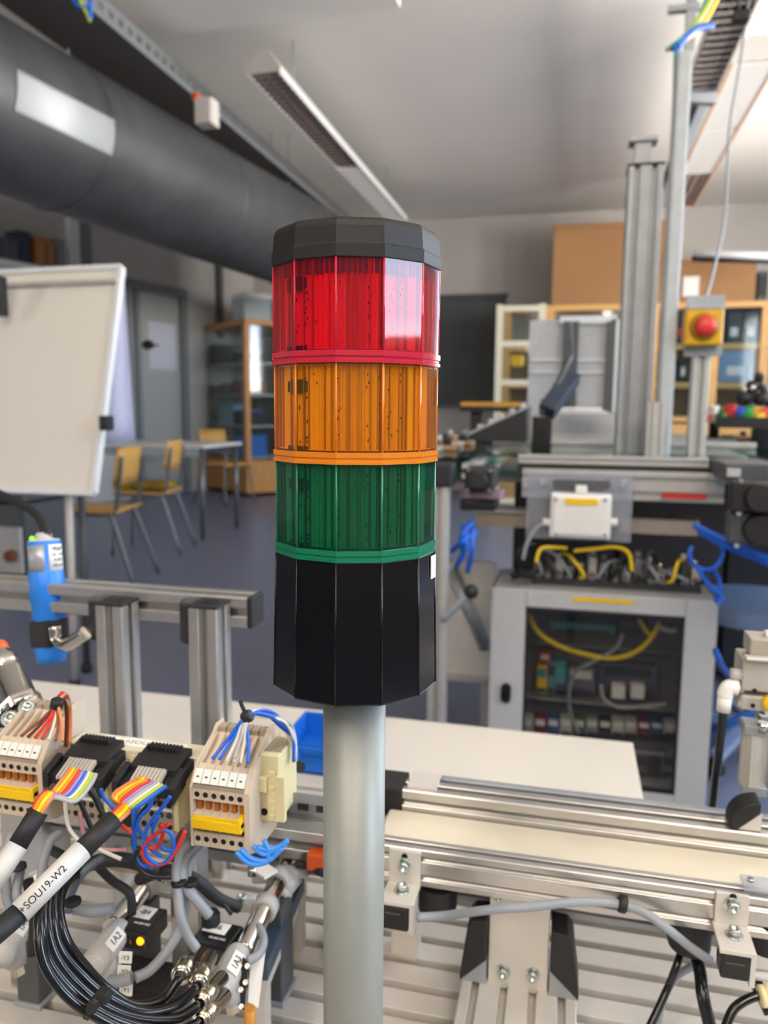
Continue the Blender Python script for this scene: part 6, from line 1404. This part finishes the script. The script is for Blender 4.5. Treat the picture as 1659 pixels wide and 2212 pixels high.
# lenses
def lens_mat(name, col, thick, gloss=1.0, tint=None):
    m = bpy.data.materials.new(name); m.use_nodes = True; nt = m.node_tree; nt.nodes.clear(); N = nt.nodes.new; L = nt.links
    out = N('ShaderNodeOutputMaterial'); tr = N('ShaderNodeBsdfTransparent'); tr.inputs[0].default_value = (*(tint or col), 1)
    gl = N('ShaderNodeBsdfGlossy'); gl.inputs['Roughness'].default_value = .035; fr = thin_fresnel(nt, 1.5)
    tl_ = N('ShaderNodeBsdfTranslucent'); tl_.inputs[0].default_value = (*col, 1); df = N('ShaderNodeBsdfDiffuse'); df.inputs[0].default_value = (*col, 1)
    a = N('ShaderNodeMixShader'); a.inputs[0].default_value = .88; L.new(tl_.outputs[0], a.inputs[1]); L.new(df.outputs[0], a.inputs[2])
    b = N('ShaderNodeMixShader'); b.inputs[0].default_value = thick; L.new(tr.outputs[0], b.inputs[1]); L.new(a.outputs[0], b.inputs[2])
    c = N('ShaderNodeMixShader'); gm = N('ShaderNodeMath'); gm.operation = 'MULTIPLY'; gm.inputs[1].default_value = gloss; L.new(fr.outputs[0], gm.inputs[0]); L.new(gm.outputs[0], c.inputs[0]); L.new(b.outputs[0], c.inputs[1]); L.new(gl.outputs[0], c.inputs[2]); L.new(c.outputs[0], out.inputs[0])
    return m
PCB = mat('pcb_cream', 'E6E0D2', .5)
def lens(nm, lab, col, colring, z0, z1, zr0, zr1, ro, rr_, rr2, coldark):
    sh = lens_mat('lens_'+nm+'_shell', col, .05, 1.0, [c**.3 for c in col]); ribm = lens_mat('lens_'+nm+'_ribs', col, .76, .3, [c**.6 for c in col]); finm = lens_mat('lens_'+nm+'_fins', [c**1.6*.5 for c in col], .7, .2); rg_ = lens_mat('lens_'+nm+'_ring', colring, .75)
    o = gon([(ro, z0), (ro, z1)], 'lens', sh, label=lab)
    # vertical ridges where the flat facets meet
    R = frame(Vector((0, 0, 1)), (0, 1, 0))
    e = MB()
    for i in range(12):
        a = ROT12+i*PI/6; p = Vector((AX+ro*.994*math.cos(a), AY+ro*.994*math.sin(a), 0)); e.cyl(p+Vector((0, 0, z0)), p+Vector((0, 0, z1)), .00045, n=6)
    e.build('corner_ridge', rg_, o, kind='stuff')
    # fluted inner sleeve
    n = 96; vs = []; m = MB(); ri = ro*.93
    for z in (z0+.0005, z1-.0003):
        for i in range(n*2):
            a = PI*i/n+ROT12; r = ri*(1 if i % 2 else (.955 if (i//2) % 8 < 6 else .985)); vs.append((AX+r*math.cos(a), AY+r*math.sin(a), z))
    m.add(vs, [(i, (i+1) % (2*n), 2*n+(i+1) % (2*n), 2*n+i) for i in range(2*n)], False)
    m.build('fluted_sleeve', ribm, o)
    m = MB(); rq = random.Random(len(nm)); i = 0; a = 0
    while a < 2*PI:
        w_ = rq.choice((.006, .009, .014, .02)); r0, r1 = ro*.86, ro*.952
        vs = [(AX+r*math.cos(ROT12+t), AY+r*math.sin(ROT12+t), z) for z in (z0+.001, z1-.001) for r, t in ((r0, a), (r1, a), (r1, a+w_), (r0, a+w_))]
        m.add(vs, [(0, 1, 5, 4), (1, 2, 6, 5), (2, 3, 7, 6), (3, 0, 4, 7), (3, 2, 1, 0), (4, 5, 6, 7)]); a += w_+rq.choice((.05, .07, .09, .12, .2))
    m.build('inner_rib', finm, o, kind='stuff')
    # collar ring below: stepped band
    gon([(ro*.97, zr1), (rr_, zr1), (rr_, zr1-(zr1-zr0)*.45), (rr_*.985, zr1-(zr1-zr0)*.52), (rr_*.985, zr1-(zr1-zr0)*.68), (rr_, zr1-(zr1-zr0)*.74), (rr_, zr0), (rr_*.93, zr0)], 'collar_ring', rg_, o)
    gon([(ro*.92, zr0+.001), (ro*.92, zr1-.001), (.0001, zr1-.0012)], 'inner_floor', mat('floor_'+nm, coldark, .5), o, n=40, smooth=False)
    # contact block, lamp board and bulb holder inside
    md = thing_inner = None
    cb_ = vw.cross(Vector((0, 0, 1))); left = cb_ if cb_.dot(CAM_M @ Vector((1, 0, 0))) < 0 else -cb_
    c = Vector((AX, AY, (z0+z1)/2)); H = (z1-z0)
    MB().cyl(Vector((AX, AY, z0)), Vector((AX, AY, z0+H*.98)), ro*.50, ro*.46, n=24).build('diffuser_core', mat('core_'+nm, 'E8E4DC', .4), o)
    Rm = Matrix((left, vw, Vector((0, 0, 1)))).transposed()
    MB().box(c+left*ro*.60+vw*ro*.42+Vector((0, 0, H*.10)), (.0020, .0012, H*.85), Rm).box(c+left*ro*.30+vw*ro*.60, (.0012, .0012, H*.95), Rm).build('contact_strip', mat('strip_'+nm, 'C8B070', .3, .6), o)
    m = MB(); sl = 1 if Vector((-math.sin(az), math.cos(az), 0)).dot(left) > 0 else -1
    for k in range(7):
        if k == 4: continue
        t = az+sl*(math.radians(36)+k*.052); nv_ = Vector((math.cos(t), math.sin(t), 0)); Rk = Matrix((Vector((-nv_.y, nv_.x, 0)), nv_, Vector((0, 0, 1)))).transposed()
        m.box(Vector((AX, AY, z0+H*.74))+nv_*ro*.942, (.0013, .0004, H*(.16 if k not in (0, 6) else .12)), Rk); m.box(Vector((AX, AY, z0+H*.035))+nv_*ro*.942, (.0013, .0004, H*.05), Rk)
    m.build('contact_socket', HOLE, o, kind='stuff')
    m = MB(); rs = random.Random(len(nm) + 3)
    for i in range(44):
        a = az+rs.choice((-.75, -.62, -.5, -.2, .15, .3, .42, .55))*-sl+rs.uniform(-.03, .03); r = ro*.940; m.sphere((AX+r*math.cos(a), AY+r*math.sin(a), z0+H*rs.uniform(.08, .9)), .00035, 6, (1, 1, 1.8))
    m.build('bubble_mark', mat('bubble_'+nm, coldark, .2), o, kind='stuff')
    return o
zR0, zR1 = zt(791), zt(766); zA0, zA1 = zt(995), zt(971); zG0, zG1 = zt(1191), zt(1168)
lens('red', 'transparent red lens with vertical ribs', (.97, .002, .06), (.72, .03, .07), zR1, zc0+.0004, zR0, zR1, rl, rring, 0, '2A0208')
lens('amber', 'transparent amber lens with vertical ribs', (1.0, .52, .006), (.95, .30, .02), zA1, zR0, zA0, zA1, rl*.992, rring*.993, 0, '5A2404')
lens('green', 'transparent green lens with vertical ribs', (.012, .34, .16), (.012, .25, .12), zG1, zA0, zG0, zG1, rg*.995, rg*1.016, 0, '021A0C')
zb0_, zb1_ = zG0, zt(1478)
gon([(.0001, zb1_+.0004), (rpole*1.02, zb1_+.0004), (rb1*.985, zb1_), (rb1, zb1_+.001), (rb0, zb0_), (.0001, zb0_)], 'base_housing', HOUS, bevel=.0004)
m = MB()
for i in range(12):
    a = ROT12+i*PI/6; p = Vector((math.cos(a), math.sin(a), 0))
    m.tube([Vector((AX, AY, zb1_+.0008))+p*rb1*.998, Vector((AX, AY, zb0_))+p*rb0*.998], .0005, 6, cat=False)
m.build('corner_bead', HOUS, st, kind='stuff')
# white sticker on the right facet
a = az; rgt = CAM_M @ Vector((1, 0, 0)); sgn = 1 if Vector((-math.sin(a), math.cos(a), 0)).dot(rgt) > 0 else -1
fa2 = ROT12-PI/12+(0)
# facet normals are at ROT12 - 15deg + k*30deg ; take the one that lies about 62 degrees to the right
best = min(range(12), key=lambda k: abs(((ROT12-PI/12+k*PI/6-(az+sgn*math.radians(63)))+PI) % (2*PI)-PI)); fn = ROT12-PI/12+best*PI/6
nv = Vector((math.cos(fn), math.sin(fn), 0)); tv = Vector((-math.sin(fn), math.cos(fn), 0))*sgn
zs0, zs1 = zt(1247), zt(1198); rin = rb0*math.cos(PI/12)+.0007
cst = Vector((AX, AY, (zs0+zs1)/2))+nv*rin+tv*.0062
MB().box(cst, (.0004, .0050, zs1-zs0), Matrix((nv, tv, Vector((0, 0, 1)))).transposed()).build('white_sticker', LABEL, st, label='small white sticker')
MB().cyl((AX, AY, ZP), (AX, AY, zb1_+.004), rpole, n=64).build('pole', POLE, st)
MB().cyl((AX, AY, ZP), (AX, AY, ZP+.01), rpole*2, n=48).build('pole_foot', BLKM, st)
